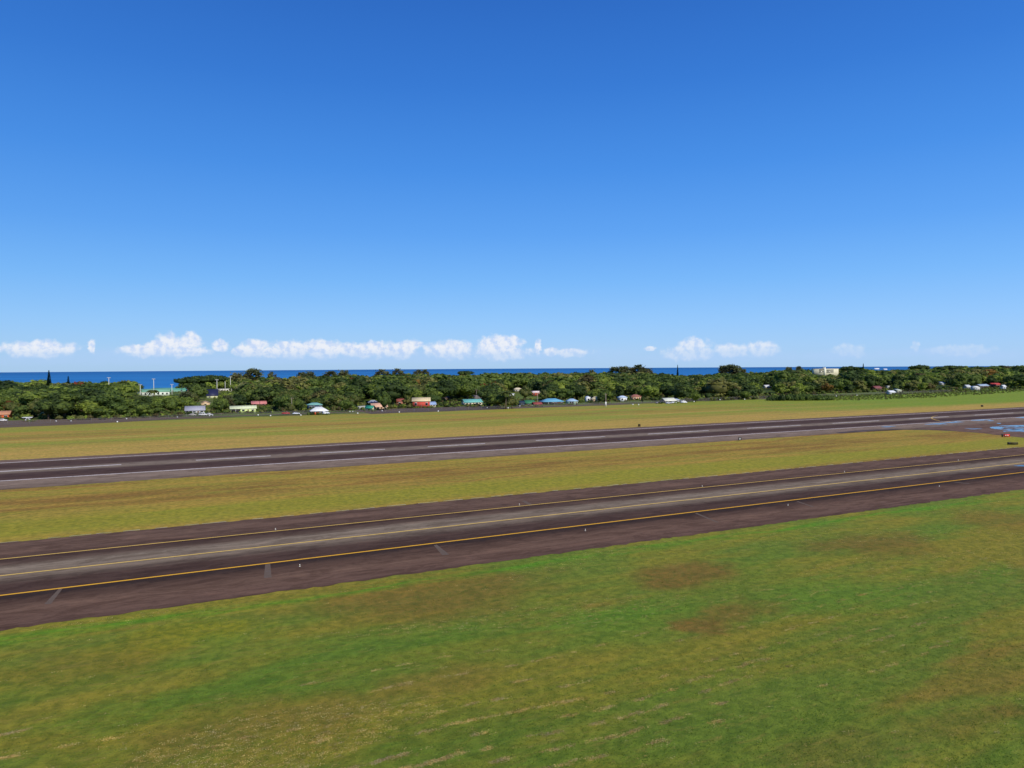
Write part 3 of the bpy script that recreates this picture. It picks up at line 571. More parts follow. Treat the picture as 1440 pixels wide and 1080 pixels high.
def pole(x, y0, y1, label, kind='flood', r0=.22, z=None):
    if z is None: X_, Y_ = gp(x, y1)
    else: X_, Y_ = (x-720)/F*z, z
    ht = H-(y0-eyeh(x))/F*Y_
    nm = 'floodlight_pole' if kind == 'flood' else 'utility_pole'
    r = empty(nm, (X_, Y_, 0)); tag(r, label, 'light pole' if kind == 'flood' else 'utility pole')
    MB().tube([(0, 0, 0), (0, 0, ht*.5), (0, 0, ht)], [r0*1.3, r0*1.1, r0*.8], 8).build('post', paint((200, 198, 190) if kind == 'flood' else (176, 160, 146), .6), r)
    if kind == 'flood':
        MB().box(-1.7, 1.7, -.1, .1, ht-.25, ht-.05).build('crossbar', grey, r)
        for i in range(4):
            sx = -1.4+i*.93; MB().prismy([(sx-.3, ht-.0), (sx+.3, ht-.0), (sx+.22, ht+.55), (sx-.22, ht+.55)], -.25, .15).build('floodlight', offw, r)
    else:
        MB().box(-1.3, 1.3, -.08, .08, ht-.9, ht-.7).build('crossarm', wood, r)
        for sx in (-1.1, 0, 1.1): MB().tube([(sx, 0, ht-.7), (sx, 0, ht-.4)], [.07, .05], 6).build('insulator', offw, r)
    return r
for x, y0, z, l in [(153, 531.5, 700, 'tall light pole far left of the ball field, against the sea'), (216, 533.3, 745, 'tall light pole with wide lamp bar rising over the long white building'),
                 (197, 541.5, 700, 'short light pole at left end of the long white building'), (241.5, 541, 760, 'short light pole above middle of the teal roof'),
                 (255.5, 539, 800, 'light pole with wide lamp bar at right end of the teal roof'), (305, 534.3, 770, 'thick light pole right of the dark blue roof'),
                 (316.5, 534, 860, 'light pole with wide lamp bar over the white stand'), (324, 530.3, 830, 'tallest light pole at right end of the white stand')]: pole(x, y0, None, l, z=z, r0=.3)
pole(852, 553.2, 571, 'wooden utility pole standing in front of dark trees by the fence', 'util', .16)
pole(670, 547.5, 566, 'thin utility pole behind the turquoise roof, left of two', 'util', .1)
pole(674.3, 548.5, 566, 'thin utility pole behind the turquoise roof, right of two', 'util', .1)
pole(755.8, 552, 569, 'thin utility pole between the red house and the green roof', 'util', .12)
pole(410.5, 559, 580, 'thin pale utility pole left of the dark blue house', 'util', .12)
MB_ = None
X_, Y_ = gp(851.6, 571.2); r = empty('cabinet', (X_, Y_-.8, 0)); tag(r, 'narrow white cabinet at foot of the wooden utility pole', 'cabinet')
MB().box(-.5, .5, -.4, .4, .1, 3.4).build('housing', offw, r); MB().box(-.6, .6, -.5, .5, 0, .1-.003).build('base', grey, r); MB().box(-.4, .4, -.43, -.403, .4, 3.1).build('door', trim, r)

# markers along the fence
wm = [(79, 594), (100, 593.8), (165, 595), (178, 590.6), (249.5, 588.2), (294.5, 586.2), (299, 585.4), (363, 585.2), (380.5, 586.2), (423, 585.5), (492, 580.4), (496, 580.2), (503, 582.8), (537.5, 579.2), (561.5, 581.2), (616.3, 579.8),
      (685, 574.8), (714.5, 575.2), (731, 572.4), (749, 571.8), (890, 570.2), (898, 570.4), (976, 566.0), (1012.4, 563.4), (1047.2, 562.8), (1176, 558), (1205, 557)]
land_of = lambda X_, Y_: min(MARK, key=lambda q_: (q_[0]-X_)**2+((q_[1]-Y_)*.35)**2)
mk = None; used = {}
for i, (x, y) in enumerate(wm):
    X_, Y_ = gp(x, y)
    if mk is None:
        mk = empty('marker_post', (0, 0, 0)); MB().box(-.04, .04, -.04, .04, 0, 1.0).build('post', grey, mk); MB().box(-.5, .5, -.1, -.045, .55, 1.45).build('plate', paint((240, 240, 238), .5), mk); o = mk
    else: o = copy_tree(mk)
    o.location = (X_, Y_, 0); o.scale = (.78, .78, .78); q_ = land_of(X_, Y_); side = 'left' if X_ < q_[0]-4 else ('right' if X_ > q_[0]+4 else 'front')
    k_ = (q_[2], side); used[k_] = used.get(k_, 0)+1
    tag(o, 'small white marker on grass edge, %s the %s%s' % ({'left': 'left of', 'right': 'right of', 'front': 'in front of'}[side], q_[2], '' if used[k_] == 1 else (', second one' if used[k_] == 2 else ', last one')), 'marker', 'white markers along the airfield fence')
# chain link fence
fm, t, b = principled('chain_link', .6, .3); t.put(b.inputs['Base Color'], lin((84, 78, 78)))
tr = t.n('ShaderNodeBsdfTransparent'); ms = t.n('ShaderNodeMixShader'); ms.inputs[0].default_value = .34
t.L.new(tr.outputs[0], ms.inputs[1]); t.L.new(b.outputs[0], ms.inputs[2]); t.L.new(ms.outputs[0], fm.node_tree.nodes['Material Output'].inputs[0])
def fence_d(s): return np.interp(s, [-170, -60, -10, 10, 90, 110, 360, 372, 700], [474, 474, 474, 486, 482, 462, 466, 478, 484])
fr_ = empty('fence', (*xy_of(-170, 474), 0)); fr_.rotation_euler = (0, 0, YAW); tag(fr_, 'long grey chain link fence along the far side of the airfield', 'fence')
q = MB(); V = []; ss = np.arange(-170, 770, 10.)
for s_ in ss: V += [(s_+170, fence_d(s_)-474, .05), (s_+170, fence_d(s_)-474, 2.3)]
obj('wire_mesh', mesh_from('wire_mesh', V, [np.array([(2*i, 2*i+2, 2*i+3, 2*i+1) for i in range(len(ss)-1)])]), fm, fr_)
pmesh = MB().tube([(0, 0, 0), (0, 0, 2.5)], [.07, .07], 6).mesh('post'); pmesh.materials.append(paint((118, 114, 110), .8))
for s_ in ss: o = link(bpy.data.objects.new('post', pmesh)); o.parent = fr_; o.location = (s_+170, fence_d(s_)-474, 0)
q = MB().tube([(s_+170, fence_d(s_)-474, 2.35) for s_ in ss], [.04]*len(ss), 5); q.build('top_rail', paint((118, 114, 110), .8), fr_)

# ------------------------------------------------------------------ vegetation
def leafmat(name, rough=.75, trans=.35):
    m, t, b = principled(name, rough, .25)
    at = t.n('ShaderNodeAttribute'); at.attribute_name = 'tint'; oi = t.n('ShaderNodeObjectInfo')
    nn = t.noise(t.n('ShaderNodeTexCoord').outputs['Object'], .45, 4, .7)
    c = t.mix(1.0, at.outputs['Color'], t.comb(t.mr(nn, .3, .7, .72, 1.3), t.mr(nn, .3, .7, .76, 1.25), .9), 'MULTIPLY')
    c = t.mix(oi.outputs['Random'], t.mix(1.0, c, (.76, .8, .8), 'MULTIPLY'), t.mix(1.0, c, (1.25, 1.15, 1.0), 'MULTIPLY'))
    t.put(b.inputs['Base Color'], c)
    tl = t.n('ShaderNodeBsdfTranslucent'); t.put(tl.inputs['Color'], t.mix(1.0, c, (1.3, 1.45, .8), 'MULTIPLY')); ms = t.n('ShaderNodeMixShader'); ms.inputs[0].default_value = trans
    t.L.new(b.outputs[0], ms.inputs[1]); t.L.new(tl.outputs[0], ms.inputs[2]); t.L.new(ms.outputs[0], m.node_tree.nodes['Material Output'].inputs[0]); return m
LEAF = leafmat('foliage'); BARK = paint((104, 90, 76), .9, .3)
def ico(sub):
    import bmesh
    bm = bmesh.new(); bmesh.ops.create_icosphere(bm, subdivisions=sub, radius=1); bm.verts.ensure_lookup_table()
    V = np.array([v.co[:] for v in bm.verts]); Fc = np.array([[v.index for v in f.verts] for f in bm.faces]); bm.free(); return V, Fc
ICO = {1: ico(1), 2: ico(2), 3: ico(3)}
PAL = {'dark': (.040, .068, .020), 'mid': (.088, .132, .032), 'bright': (.160, .215, .042), 'olive': (.150, .160, .055), 'brown': (.090, .080, .036), 'red': (.20, .045, .018), 'iron': (.150, .165, .085), 'yellow': (.15, .17, .03)}
def crown(g, R, Hc, z0, nl, sub, nleaf, ls, col, col2=None, f2=0., core=True, top=.5, rough=.11):
    """leafy crown: lobes with uneven cores and leaf clumps. returns V, tris, quads, tint"""
    Vs = []; Ts = []; Qs = []; Ti = []; n = 0; c1 = np.array(col); c2 = np.array(col2 if col2 is not None else col)
    hz = Hc*.52; lobes = [(g.normal(0, .06)*R, g.normal(0, .06)*R, z0+Hc*.46, R*.72, Hc*.44)]
    for i in range(nl-1):
        ph = g.uniform(-.12, 1.)**1. if i else 1.; ph = math.asin(max(-.3, min(1, ph*1.02-.02))) if top < .4 else ph*1.45
        a = 2*math.pi*(i*.381966+g.uniform(-.06, .06)); lr = R*g.uniform(.30, .46)*(1.0 if nl > 6 else 1.15)
        lh = min(lr*g.uniform(.75, 1.0), Hc*.34)
        lobes.append((math.cos(ph)*(R-lr*.8)*math.cos(a), math.cos(ph)*(R-lr*.8)*math.sin(a), z0+Hc*.42+math.sin(ph)*max(.2, Hc*.56-lh*.8)*g.uniform(.85, 1.1), lr, lh))
    iv, it = ICO[sub]
    for lx, ly, lz, lr, lh in lobes:
        sh = g.uniform(.85, 1.15); tl = (c1 if g.random() > f2 else c2)*sh
        if core:
            d = 1+g.normal(0, rough, len(iv)); P = iv*d[:, None]*.86
            Vs.append(P*np.array([lr, lr, lh])+np.array([lx, ly, lz])); Ts.append(it+n); Ti.append(np.tile(tl, (len(iv), 1))*g.uniform(.88, 1.12, (len(iv), 1))); n += len(iv)
        m_ = max(3, int(nleaf/nl)); dr = g.normal(0, 1, (m_, 3)); dr[:, 2] += .25; dr /= np.linalg.norm(dr, axis=1)[:, None]
        ctr = dr*np.array([lr, lr, lh])*g.uniform(.8, 1.2, (m_, 1))+np.array([lx, ly, lz])
        if not core: ctr = dr*np.array([lr, lr, lh])*g.uniform(.2, 1.25, (m_, 1))+np.array([lx, ly, lz])
        nn_ = dr+g.normal(0, .55, (m_, 3)); nn_ /= np.linalg.norm(nn_, axis=1)[:, None]
        ax = np.cross(nn_, g.normal(0, 1, (m_, 3))); ax /= np.linalg.norm(ax, axis=1)[:, None]; ay = np.cross(nn_, ax)
        sz = ls*g.uniform(.5, 1.3, (m_, 1)); k2 = g.uniform(.45, 1, (m_, 1))
        Q = np.stack([ctr-ax*sz-ay*sz*k2*.5, ctr+ax*sz*.3-ay*sz*k2, ctr+ax*sz+ay*sz*k2*.4, ctr-ax*sz*.2+ay*sz*k2], 1).reshape(-1, 3)
        Vs.append(Q); Qs.append(np.arange(m_*4).reshape(-1, 4)+n); n += m_*4
        cc = np.where(g.random((m_, 1)) < f2, c2, c1)*g.uniform(.8, 1.22, (m_, 1)); Ti.append(np.repeat(cc, 4, 0))
    return np.concatenate(Vs), (np.concatenate(Ts) if Ts else np.zeros((0, 3), int)), np.concatenate(Qs), np.concatenate(Ti)
def trunk(g, ht, r0, R, nb=5):
    q = MB(); lean = g.normal(0, .03, 2)*ht
    q.tube([(0, 0, 0), (lean[0]*.3, lean[1]*.3, ht*.3), (lean[0]*.7, lean[1]*.7, ht*.6), (lean[0], lean[1], ht*.88)], [r0*1.25, r0, r0*.7, r0*.2], 8)
    for i in range(nb):
        a = g.uniform(0, 6.28); h0 = ht*g.uniform(.28, .5); L_ = R*g.uniform(.5, .8)
        q.tube([(lean[0]*.4, lean[1]*.4, h0), (L_*.5*math.cos(a), L_*.5*math.sin(a), h0+ht*.14), (L_*math.cos(a), L_*math.sin(a), h0+ht*.32)], [r0*.5, r0*.33, r0*.1], 6)
    return q
def needle_tree(g, ht, Rm, tiers, col, taper=1.0):     # Norfolk pine: tiers of level boughs
    V = []; Q = []; n = 0; Ti = []
    for k_ in range(tiers):
        f = k_/(tiers-1); z = ht*(.12+.86*f); R = Rm*((1-f)**taper*.85+.15)
        for j in range(9):
            a = 2*math.pi*(j+g.uniform(-.3, .3))/9; ca, sa = math.cos(a), math.sin(a); wv = R*.3; tip = z+g.uniform(.0, .5)
            for dz in (0, .35):
                V += [(0, 0, z+dz), (R*.6*ca-wv*sa, R*.6*sa+wv*ca, z-.1+dz), (R*ca, R*sa, tip+dz), (R*.6*ca+wv*sa, R*.6*sa-wv*ca, z-.25+dz)]
                Q.append((n, n+1, n+2, n+3)); n += 4; Ti += [np.array(col)*g.uniform(.7, 1.3)]*4
    return np.array(V), np.zeros((0, 3), int), np.array(Q), np.array(Ti)
def palm_crown(g, ht, R, col, n_=22):
    V = []; Q = []; Ti = []; n = 0
    for i in range(n_):
        a = 2*math.pi*i/n_+g.uniform(-.2, .2); up = g.uniform(-.2, 1.1); L_ = R*g.uniform(.8, 1.1); c = np.array(col)*g.uniform(.7, 1.4)
        for side in (-1, 1):
            for k_ in range(7):
                f = k_/7; f1 = (k_+1)/7
                P = []
                for ff in (f, f1):
                    r_ = L_*ff*(1-.12*ff); z = ht+L_*(up*.55*ff-.75*ff*ff); P.append((r_, z))
                wv = .42*math.sin(math.pi*min(.98, f+.1))+.12; w1 = .42*math.sin(math.pi*min(.98, f1+.1))+.05
                def pt(r_, o_, z): return (r_*math.cos(a)-o_*math.sin(a), r_*math.sin(a)+o_*math.cos(a), z)
                V += [pt(P[0][0], 0, P[0][1]), pt(P[1][0], 0, P[1][1]), pt(P[1][0]-.1, side*w1, P[1][1]-w1*.7), pt(P[0][0]-.1, side*wv, P[0][1]-wv*.7)]; Q.append((n, n+1, n+2, n+3)); n += 4; Ti += [c]*4
    return np.array(V), np.zeros((0, 3), int), np.array(Q), np.array(Ti)
# --- prototypes: unit height 10 m (kind -> list of (crown mesh, trunk mesh)), built once and copied
g0 = np.random.default_rng(11); P_ = PAL
KINDS = {}
def proto(kind, fn, n, name, desc, th=10., r0=.3, R=4., nb=5):
    L_ = []
    for i in range(n):
        V, Tt, Qq, Ti = fn(i); cm_ = mesh_from('crown', V, [Tt, Qq], Ti); cm_.materials.append(LEAF)
        tm = trunk(g0, th*.8 if nb else th, r0, R, nb).mesh('trunk'); tm.materials.append(BARK); L_.append((cm_, tm))
    KINDS[kind] = (L_, name, desc)
for kd, c, c2, f2, R, Hc, nl, ds in [('dark', 'dark', 'mid', .3, 5.2, 8.6, 11, 'dark green rounded'), ('mid', 'mid', 'bright', .25, 5.0, 8.4, 11, 'mid green leafy'), ('bright', 'bright', 'mid', .3, 5.0, 8.0, 10, 'bright green spreading'),
                               ('olive', 'olive', 'mid', .35, 4.6, 8.2, 10, 'olive green open'), ('brown', 'brown', 'olive', .4, 4.4, 7.8, 9, 'brownish thin leaved')]:
    proto(kd, lambda i, c=c, c2=c2, f2=f2, R=R, Hc=Hc, nl=nl: crown(g0, R, Hc, 1.6, nl, 2, 1300, .40, P_[c], P_[c2], f2), 3, 'broadleaf_tree', ds, R=R)
proto('red', lambda i: crown(g0, 4.4, 8, 1.8, 9, 2, 1100, .4, P_['mid'], P_['red'], .55), 2, 'flowering_tree', 'red flowered', R=4)
def iron_crown(g, col, col2):
    V = []; Q = []; Ti = []; n = 0
    for i in range(46):
        f = g.uniform(0, 1)**.8; z = .8+8.6*f; R = 3.0*math.sqrt(max(.02, 1-((f-.38)/.66)**2)); a = g.uniform(0, 6.28); rr = R*math.sqrt(g.uniform(.1, 1))
        c0 = np.array([rr*math.cos(a), rr*math.sin(a), z]); m_ = 44; P = c0+g.normal(0, 1, (m_, 3))*np.array([.42, .42, .55]); cc = np.array(col if g.random() < .7 else col2)*g.uniform(.8, 1.2)
        for p in P:
            u = g.normal(0, 1, 3); u[2] += .6; u /= np.linalg.norm(u); v = np.cross(u, g.normal(0, 1, 3)); v /= np.linalg.norm(v); s_ = g.uniform(.25, .5)
            V += [p-u*s_, p+v*s_*.55, p+u*s_, p-v*s_*.55]; Q.append((n, n+1, n+2, n+3)); n += 4; Ti += [cc*g.uniform(.85, 1.15)]*4
    return np.array(V), np.zeros((0, 3), int), np.array(Q), np.array(Ti)
proto('iron', lambda i: iron_crown(g0, P_['iron'], P_['brown']), 3, 'ironwood_tree', 'feathery grey green', R=3, r0=.22)
proto('umbrella', lambda i: crown(g0, 7.5, 3.4, 6.4, 12, 2, 800, .5, P_['dark'], P_['mid'], .3, top=.2), 2, 'umbrella_tree', 'flat topped dark', R=8, r0=.35)
proto('norfolk', lambda i: needle_tree(g0, 10, 1.35, 20, (.020, .038, .022)), 2, 'norfolk_pine', 'narrow dark spire shaped', nb=0, r0=.16)
proto('palm', lambda i: palm_crown(g0, 8.6, 3.0, (.075, .095, .025)), 2, 'palm_tree', 'green fronded', th=10, nb=0, r0=.15, R=1)
def put_tree(kind, X_, Y_, ht, label=None, wide=1.0, group=None, rz=None):
    L_, name, ds = KINDS[kind]; cm_, tm = L_[rng.integers(len(L_))]
    o = empty(name, (X_, Y_, 0), rng.uniform(0, 6.28) if rz is None else rz); s_ = ht/10.; o.scale = (s_*wide*(1.25 if kind == 'iron' else 1), s_*wide*(1.25 if kind == 'iron' else 1), s_)
    for nm, me in (('crown', cm_), ('trunk', tm)): c = link(bpy.data.objects.new(nm, me)); c.parent = o
    if label: tag(o, label, 'palm' if kind == 'palm' else 'tree', group)
    return o
def h_at(px, ytop, z): return H-(ytop-eyeh(px))/F*z
SPEC = []   # (kind, px, ytop, depth, width factor, label)
SPEC += [('norfolk', 69, 521.5, 760, 1.15, 'tall narrow Norfolk pine at far left standing against the sea'), ('norfolk', 96, 529.5, 800, 1.3, 'short narrow pine tip right of the tall left pine'),
 ('norfolk', 953, 513.5, 1150, .75, 'very thin dark pine spire rising alone above the sea horizon'), ('norfolk', 1214, 511.5, 1900, 1.2, 'small pine on the skyline just left of the distant white houses'),
 ('norfolk', 1300, 524, 1500, 1.0, 'dark pointed pine inside the woods below the flat topped tree'),
 ('iron', 355, 519.3, 980, 1.35, 'tall russet ironwood on the skyline right of the ball field lights'), ('iron', 333, 524, 1000, 1.2, 'feathery ironwood left of the tall russet ironwood'), ('iron', 382, 523.5, 1020, .8, 'thin ironwood tip right of the tall russet ironwood'),
 ('iron', 424, 524, 1200, 1.1, 'lower feathery ironwood above the white hipped roof'), ('iron', 436, 522.0, 1150, 1.1, 'round topped ironwood above the white hipped roof'), ('iron', 466, 522.6, 1200, 1.6, 'broad ironwood crest left of a sharp topped ironwood'),
 ('iron', 484, 520.4, 1180, 1.2, 'sharp topped ironwood over the sea line above red flowered tree'), ('iron', 538, 520.0, 1300, 1.5, 'broad brownish ironwood over the sea line above peach roof'), ('iron', 560, 518.8, 1300, 1.1, 'tallest ironwood of the centre left skyline'),
 ('iron', 588, 520.2, 1400, 1.1, 'left ironwood of a close pair above red barn'), ('iron', 597, 520.0, 1400, 1.1, 'right ironwood of a close pair above red barn'), ('umbrella', 655, 521.6, 1350, 1.1, 'flat topped tree silhouetted on the sea above turquoise roof'),
 ('iron', 832, 519.8, 1450, 1.0, 'small lone ironwood tip on the skyline above tan roof'), ('iron', 865, 516.6, 1350, 1.4, 'left ironwood of the tall clump behind the utility pole'), ('iron', 876, 515.6, 1330, 1.3, 'middle ironwood of the tall clump behind the utility pole'),
 ('iron', 897, 513.8, 1300, 1.6, 'tallest ironwood of the clump above the peach house'), ('iron', 910, 518.5, 1300, 1.4, 'right sloping ironwood of the clump above the peach house'), ('iron', 888, 517.5, 1320, 1.4, 'filling ironwood within the clump above the peach house'),
 ('iron', 1018, 514.6, 1200, 1.3, 'left ironwood of the dark clump alone above the sea at centre right'), ('iron', 1028, 513.6, 1190, 1.4, 'middle ironwood of the dark clump alone above the sea at centre right'), ('iron', 1036, 514.8, 1200, 1.3, 'right ironwood of the dark clump alone above the sea at centre right'),
 ('iron', 1045, 519.5, 1200, .8, 'thin ironwood just right of the dark clump at centre right'), ('iron', 1110, 516.5, 1500, 1.0, 'ironwood on skyline left of the apartment block, farther one'), ('iron', 1124, 515.5, 1600, .9, 'ironwood on skyline left of the apartment block, nearer one'),
 ('umbrella', 1196, 515.0, 1500, 1.2, 'domed dark tree on skyline right of the apartment block'), ('umbrella', 1293, 513.2, 1600, 1.0, 'domed tree on skyline right of the distant white houses'), ('umbrella', 1337, 514.0, 1500, 1.5, 'wide flat topped tree left of the right skyline woods'),
 ('umbrella', 264, 530.5, 800, .95, 'flat topped dark tree left of a row of three behind the ball field'), ('umbrella', 280, 528.5, 830, 1.1, 'flat topped dark tree middle of a row of three behind the ball field'), ('umbrella', 298, 527.5, 810, 1.0, 'flat topped dark tree right of a row of three behind the ball field'),
 ('red', 497, 531, 900, 1.3, 'tree heavy with bright red flowers deep in the wood above green hut'), ('red', 679, 539, 700, 1.1, 'red flowered tree up behind right end of turquoise roof'), ('red', 694, 537, 740, 1.1, 'rust flowered tree right of the red flowered tree behind turquoise roof'),
 ('red', 787, 534, 900, 1.1, 'orange red flowered tree above the sky blue roof'), ('red', 1012, 533, 850, 1.5, 'rust red flowered tree over brown trees at centre right'), ('red', 842, 540, 720, .9, 'red flowered treetop above tan roof'), ('red', 350, 538.5, 740, 1.3, 'rust red treetop above the pink roof'),
 ('red', 110, 536.5, 760, 1.2, 'rust red treetop below the sea at far left'), ('red', 13, 563.5, 480, 1.0, 'rust brown tree above the orange house'),
 ('brown', 408, 541, 620, 1.1, 'brown leaved tree above the red pickup'), ('brown', 1010, 541, 700, 1.3, 'brown leaved tree left of the dark bank of trees at centre right'), ('brown', 1025, 546, 680, 1.2, 'brown leaved tree lower right of the rust red flowered tree'), ('brown', 401, 565, 530, .9, 'round tan brown tree directly behind red pickup'),
 ('olive', 53, 561, 450, 1.0, 'olive tree with open crown above the pale green house'), ('dark', 67, 562, 436, 1.3, 'big dark tree shading the pale green house'), ('dark', 90, 552, 440, 1.5, 'large dark tree right of the pale green house'), ('dark', 120, 548, 460, 1.6, 'large dark spreading tree behind the fence at left'),
 ('mid', 150, 553, 455, 1.5, 'large mid green tree behind the fence at left, right of the dark spreading one'), ('bright', 180, 560, 470, 1.4, 'bright green tree behind the fence below the long white building'), ('bright', 215, 558, 480, 1.5, 'bright green tree behind the fence left of the grey roof'), ('mid', 237, 560, 485, 1.2, 'mid green tree touching left end of the grey roof'),
 ('palm', 215, 545, 560, 1.3, 'palm with pale fronds in front of the long white building'), ('palm', 365, 555.5, 545, 1.5, 'palm with brown fronds in front of the pink roof'), ('mid', 306, 562, 490, 1.2, 'bushy green tree between the grey roof and pale yellow house'),
 ('mid', 418, 560, 500, 1.0, 'green tree between red pickup and dark blue house'), ('olive', 407, 567, 478, 1.0, 'dark olive shrubby tree right of the red pickup'), ('bright', 463, 553, 545, 1.0, 'yellow spotted bright tree right of the dark blue house'), ('bright', 487, 562, 495, 1.3, 'round bright green tree left of the white shed'),
 ('dark', 553, 538, 560, 1.5, 'very large dark green tree right of the peach roof'), ('mid', 540, 551, 500, .7, 'tall leafy tree before the large dark tree right of peach roof'), ('olive', 572, 556, 545, .8, 'olive tree between the red brown roof and the red barn'),
 ('dark', 622, 536, 620, 1.4, 'large nearly black mango tree behind the lawn'), ('mid', 657, 536, 640, 1.5, 'large dark green tree behind the turquoise roof'), ('dark', 688, 545, 545, 1.3, 'big dark tree touching right end of the turquoise roof'), ('mid', 700, 551, 520, 1.4, 'big leafy tree right of the turquoise roof, by the fence'), ('palm', 711, 547, 510, 1.6, 'palm with drooping olive fronds left of the slate shed'), ('olive', 720, 556, 515, 1.1, 'olive bushy tree left of the slate shed'),
 ('dark', 775, 541, 640, 1.5, 'wide dark tree behind the sky blue roof'), ('dark', 812, 542, 640, 1.6, 'wide dark tree behind the grey blue roof'), ('olive', 739, 543, 640, 1.0, 'olive tree left of the red house'), ('olive', 765, 548, 610, .9, 'grey olive tree right of the red house'),
 ('mid', 852, 548, 600, 1.3, 'big green tree directly behind the utility pole'), ('dark', 846, 555, 580, .9, 'dark tree between tan house and utility pole'), ('dark', 904, 557, 570, .5, 'small dark round tree right of the peach house'),
 ('dark', 960, 540, 640, 1.8, 'broad dark tree above the tall white van'), ('bright', 978, 552, 590, 1.2, 'brighter green tree right of the tall white van'), ('dark', 938, 543, 660, 1.5, 'dark tree behind the long cream roof'),
 ('dark', 1063, 540, 700, 1.1, 'dark brown shaded tree left of the lone white roof'), ('bright', 1048, 550, 630, 1.6, 'green mound shaped tree left of the lone white roof'), ('dark', 1085, 530, 950, 2.0, 'wide dark tree above the lone white roof'), ('dark', 1130, 541, 800, 2.2, 'wide black green tree above the hedge at right'), ('dark', 1210, 524, 1200, 2.4, 'very wide black green tree below the distant white houses'),
 ('dark', 1265, 541, 800, 1.1, 'dark tree right of the tiny white shed'), ('dark', 1375, 531, 1050, 2.0, 'dark tree group above the blue grey roof'), ('olive', 1120, 545, 660, .9, 'pale olive tree over the hedge at right')]
front_px = [-150, 0, 60, 100, 240, 300, 400, 500, 560, 620, 700, 760, 820, 900, 960, 1060, 1130, 1200, 1250, 1330, 1400, 1440, 1700]
front_y = [598, 590, 588, 591, 586, 582, 580, 577, 574, 572, 573, 569, 566.5, 563.5, 564, 561.5, 556, 552.5, 551, 551, 547, 546.5, 538]
sky_px = [-200, 0, 60, 100, 140, 180, 210, 230, 245, 270, 310, 345, 365, 390, 440, 500, 520, 540, 560, 600, 640, 700, 740, 760, 800, 850, 870, 925, 960, 1000, 1050, 1100, 1130, 1200, 1240, 1290, 1320, 1350, 1400, 1440, 1700]
sky_y = [538, 536, 536, 538, 536, 534, 534, 538, 534, 531, 530, 527, 527, 532, 528, 526.5, 529, 526, 525, 526, 527, 525, 523, 525, 526, 524.5, 524, 526, 528, 527, 525.5, 522, 519.5, 521, 521.5, 519.5, 519, 516.5, 515.5, 514.5, 510]
def clear_ok(px, z, hw_px, ytop):
    for x0_, x1_, yv, zh in CLEAR:
        if z < zh+6 and x0_-hw_px*.8 < px < x1_+hw_px*.8 and ytop < yv+ (1.5 if z < zh-3 else 99): return False
        if abs(z-zh-4) < 9 and x0_-hw_px*.6 < px < x1_+hw_px*.6: return False
    return True
special = []
for kd, px, yt_, z, wf, lab in SPEC:
    X_ = (px-720)/F*z; ht = max(3., h_at(px, yt_, z)); o = put_tree(kd, X_, z, ht, lab, wf); special.append((X_, z))
# --- the wood
cand = []; z = 415.
ROWS = []
while z < 2900:
    c = 10.5+z*.0055; X_ = -.80*z
    while X_ < .80*z:
        xx = X_+rng.uniform(-.45, .45)*c; zz = z+rng.uniform(-.45, .45)*c; X_ += c
        px = 720+F*xx/zz; fy = np.interp(px, front_px, front_y); zf = H*F/(fy-eyeh(px)); zc = np.interp(px, coast_px, coast_z)
        if zz < zf+3 or zz > zc-15: continue
        front = zz-zf
        if front < 130 and rng.random() < .30: continue
        cap = h_at(px, np.interp(px, sky_px, sky_y)-.6+(1.6 if 235 < px < 760 else 0)-1.3*math.sin(px*.11)*math.sin(px*.047+1)-.9*math.sin(px*.31+zz*.01), zz)
        hh = rng.uniform(7.0, 15.5)+2.5*np.clip((zz-600)/600, 0, 1); hh *= .65+.35*min(1, max(0, (front+5)/60))
        big_ = rng.random() < .10
        if big_: hh *= 1.35
        hh = min(hh, cap*(.86+.14*rng.random()))
        if hh < 3.0: continue
        W_ = (hh*.5*rng.uniform(.85, 1.35)+2.0)*(1.35 if big_ else 1)
        if not clear_ok(px, zz, W_*F/zz, eyeh(px)+(H-hh)*F/zz): continue
        cand.append((zz, xx, hh, W_, px))
    z += c*.92
cand.sort()
def pick(g, zz, px):
    xx = (px-720)/F*zz; w1 = math.sin(xx*.021+1.3*math.sin(zz*.013))+math.sin(zz*.031+1.7*math.sin(xx*.012+2)); w2 = math.sin(xx*.034+zz*.02+1)+math.sin(zz*.043-xx*.017)
    p = dict(dark=.18+.16*max(0, -w1), mid=.34, bright=.10+.14*max(0, w1), olive=.10+.14*max(0, w2), brown=.012+.03*max(0, w2-.8), iron=.02, red=.006)
    if px > 1000 and px < 1250: p['dark'] += .15
    if px < 340: p['bright'] += .12
    ks = list(p); ws = np.array([p[k_] for k_ in ks]); return ks[g.choice(len(ks), p=ws/ws.sum())]
NIND = 205
lab_use = {}
mids = [c for c in cand]
for i, (zz, xx, hh, W_, px) in enumerate(mids[:NIND]):
    kd = pick(rng, zz, px); q_ = land_of(xx, zz); dx, dz = xx-q_[0], zz-q_[1]
    rel = 'behind' if dz > abs(dx)*.7 and dz > 5 else ('left of' if dx < 0 else 'right of')
    sz = 'tall' if hh > 11 else ('low' if hh < 7.5 else 'medium sized'); dist = 'close' if math.hypot(dx, dz) < 22 else ('a little way' if math.hypot(dx, dz) < 50 else 'well')
    lab = f'{sz} {KINDS[kd][2]} tree {dist} {rel} the {q_[2]}'
    o = put_tree(kd, xx, zz, hh, lab, W_/(5.0*hh/10), 'trees along the front of the wood')
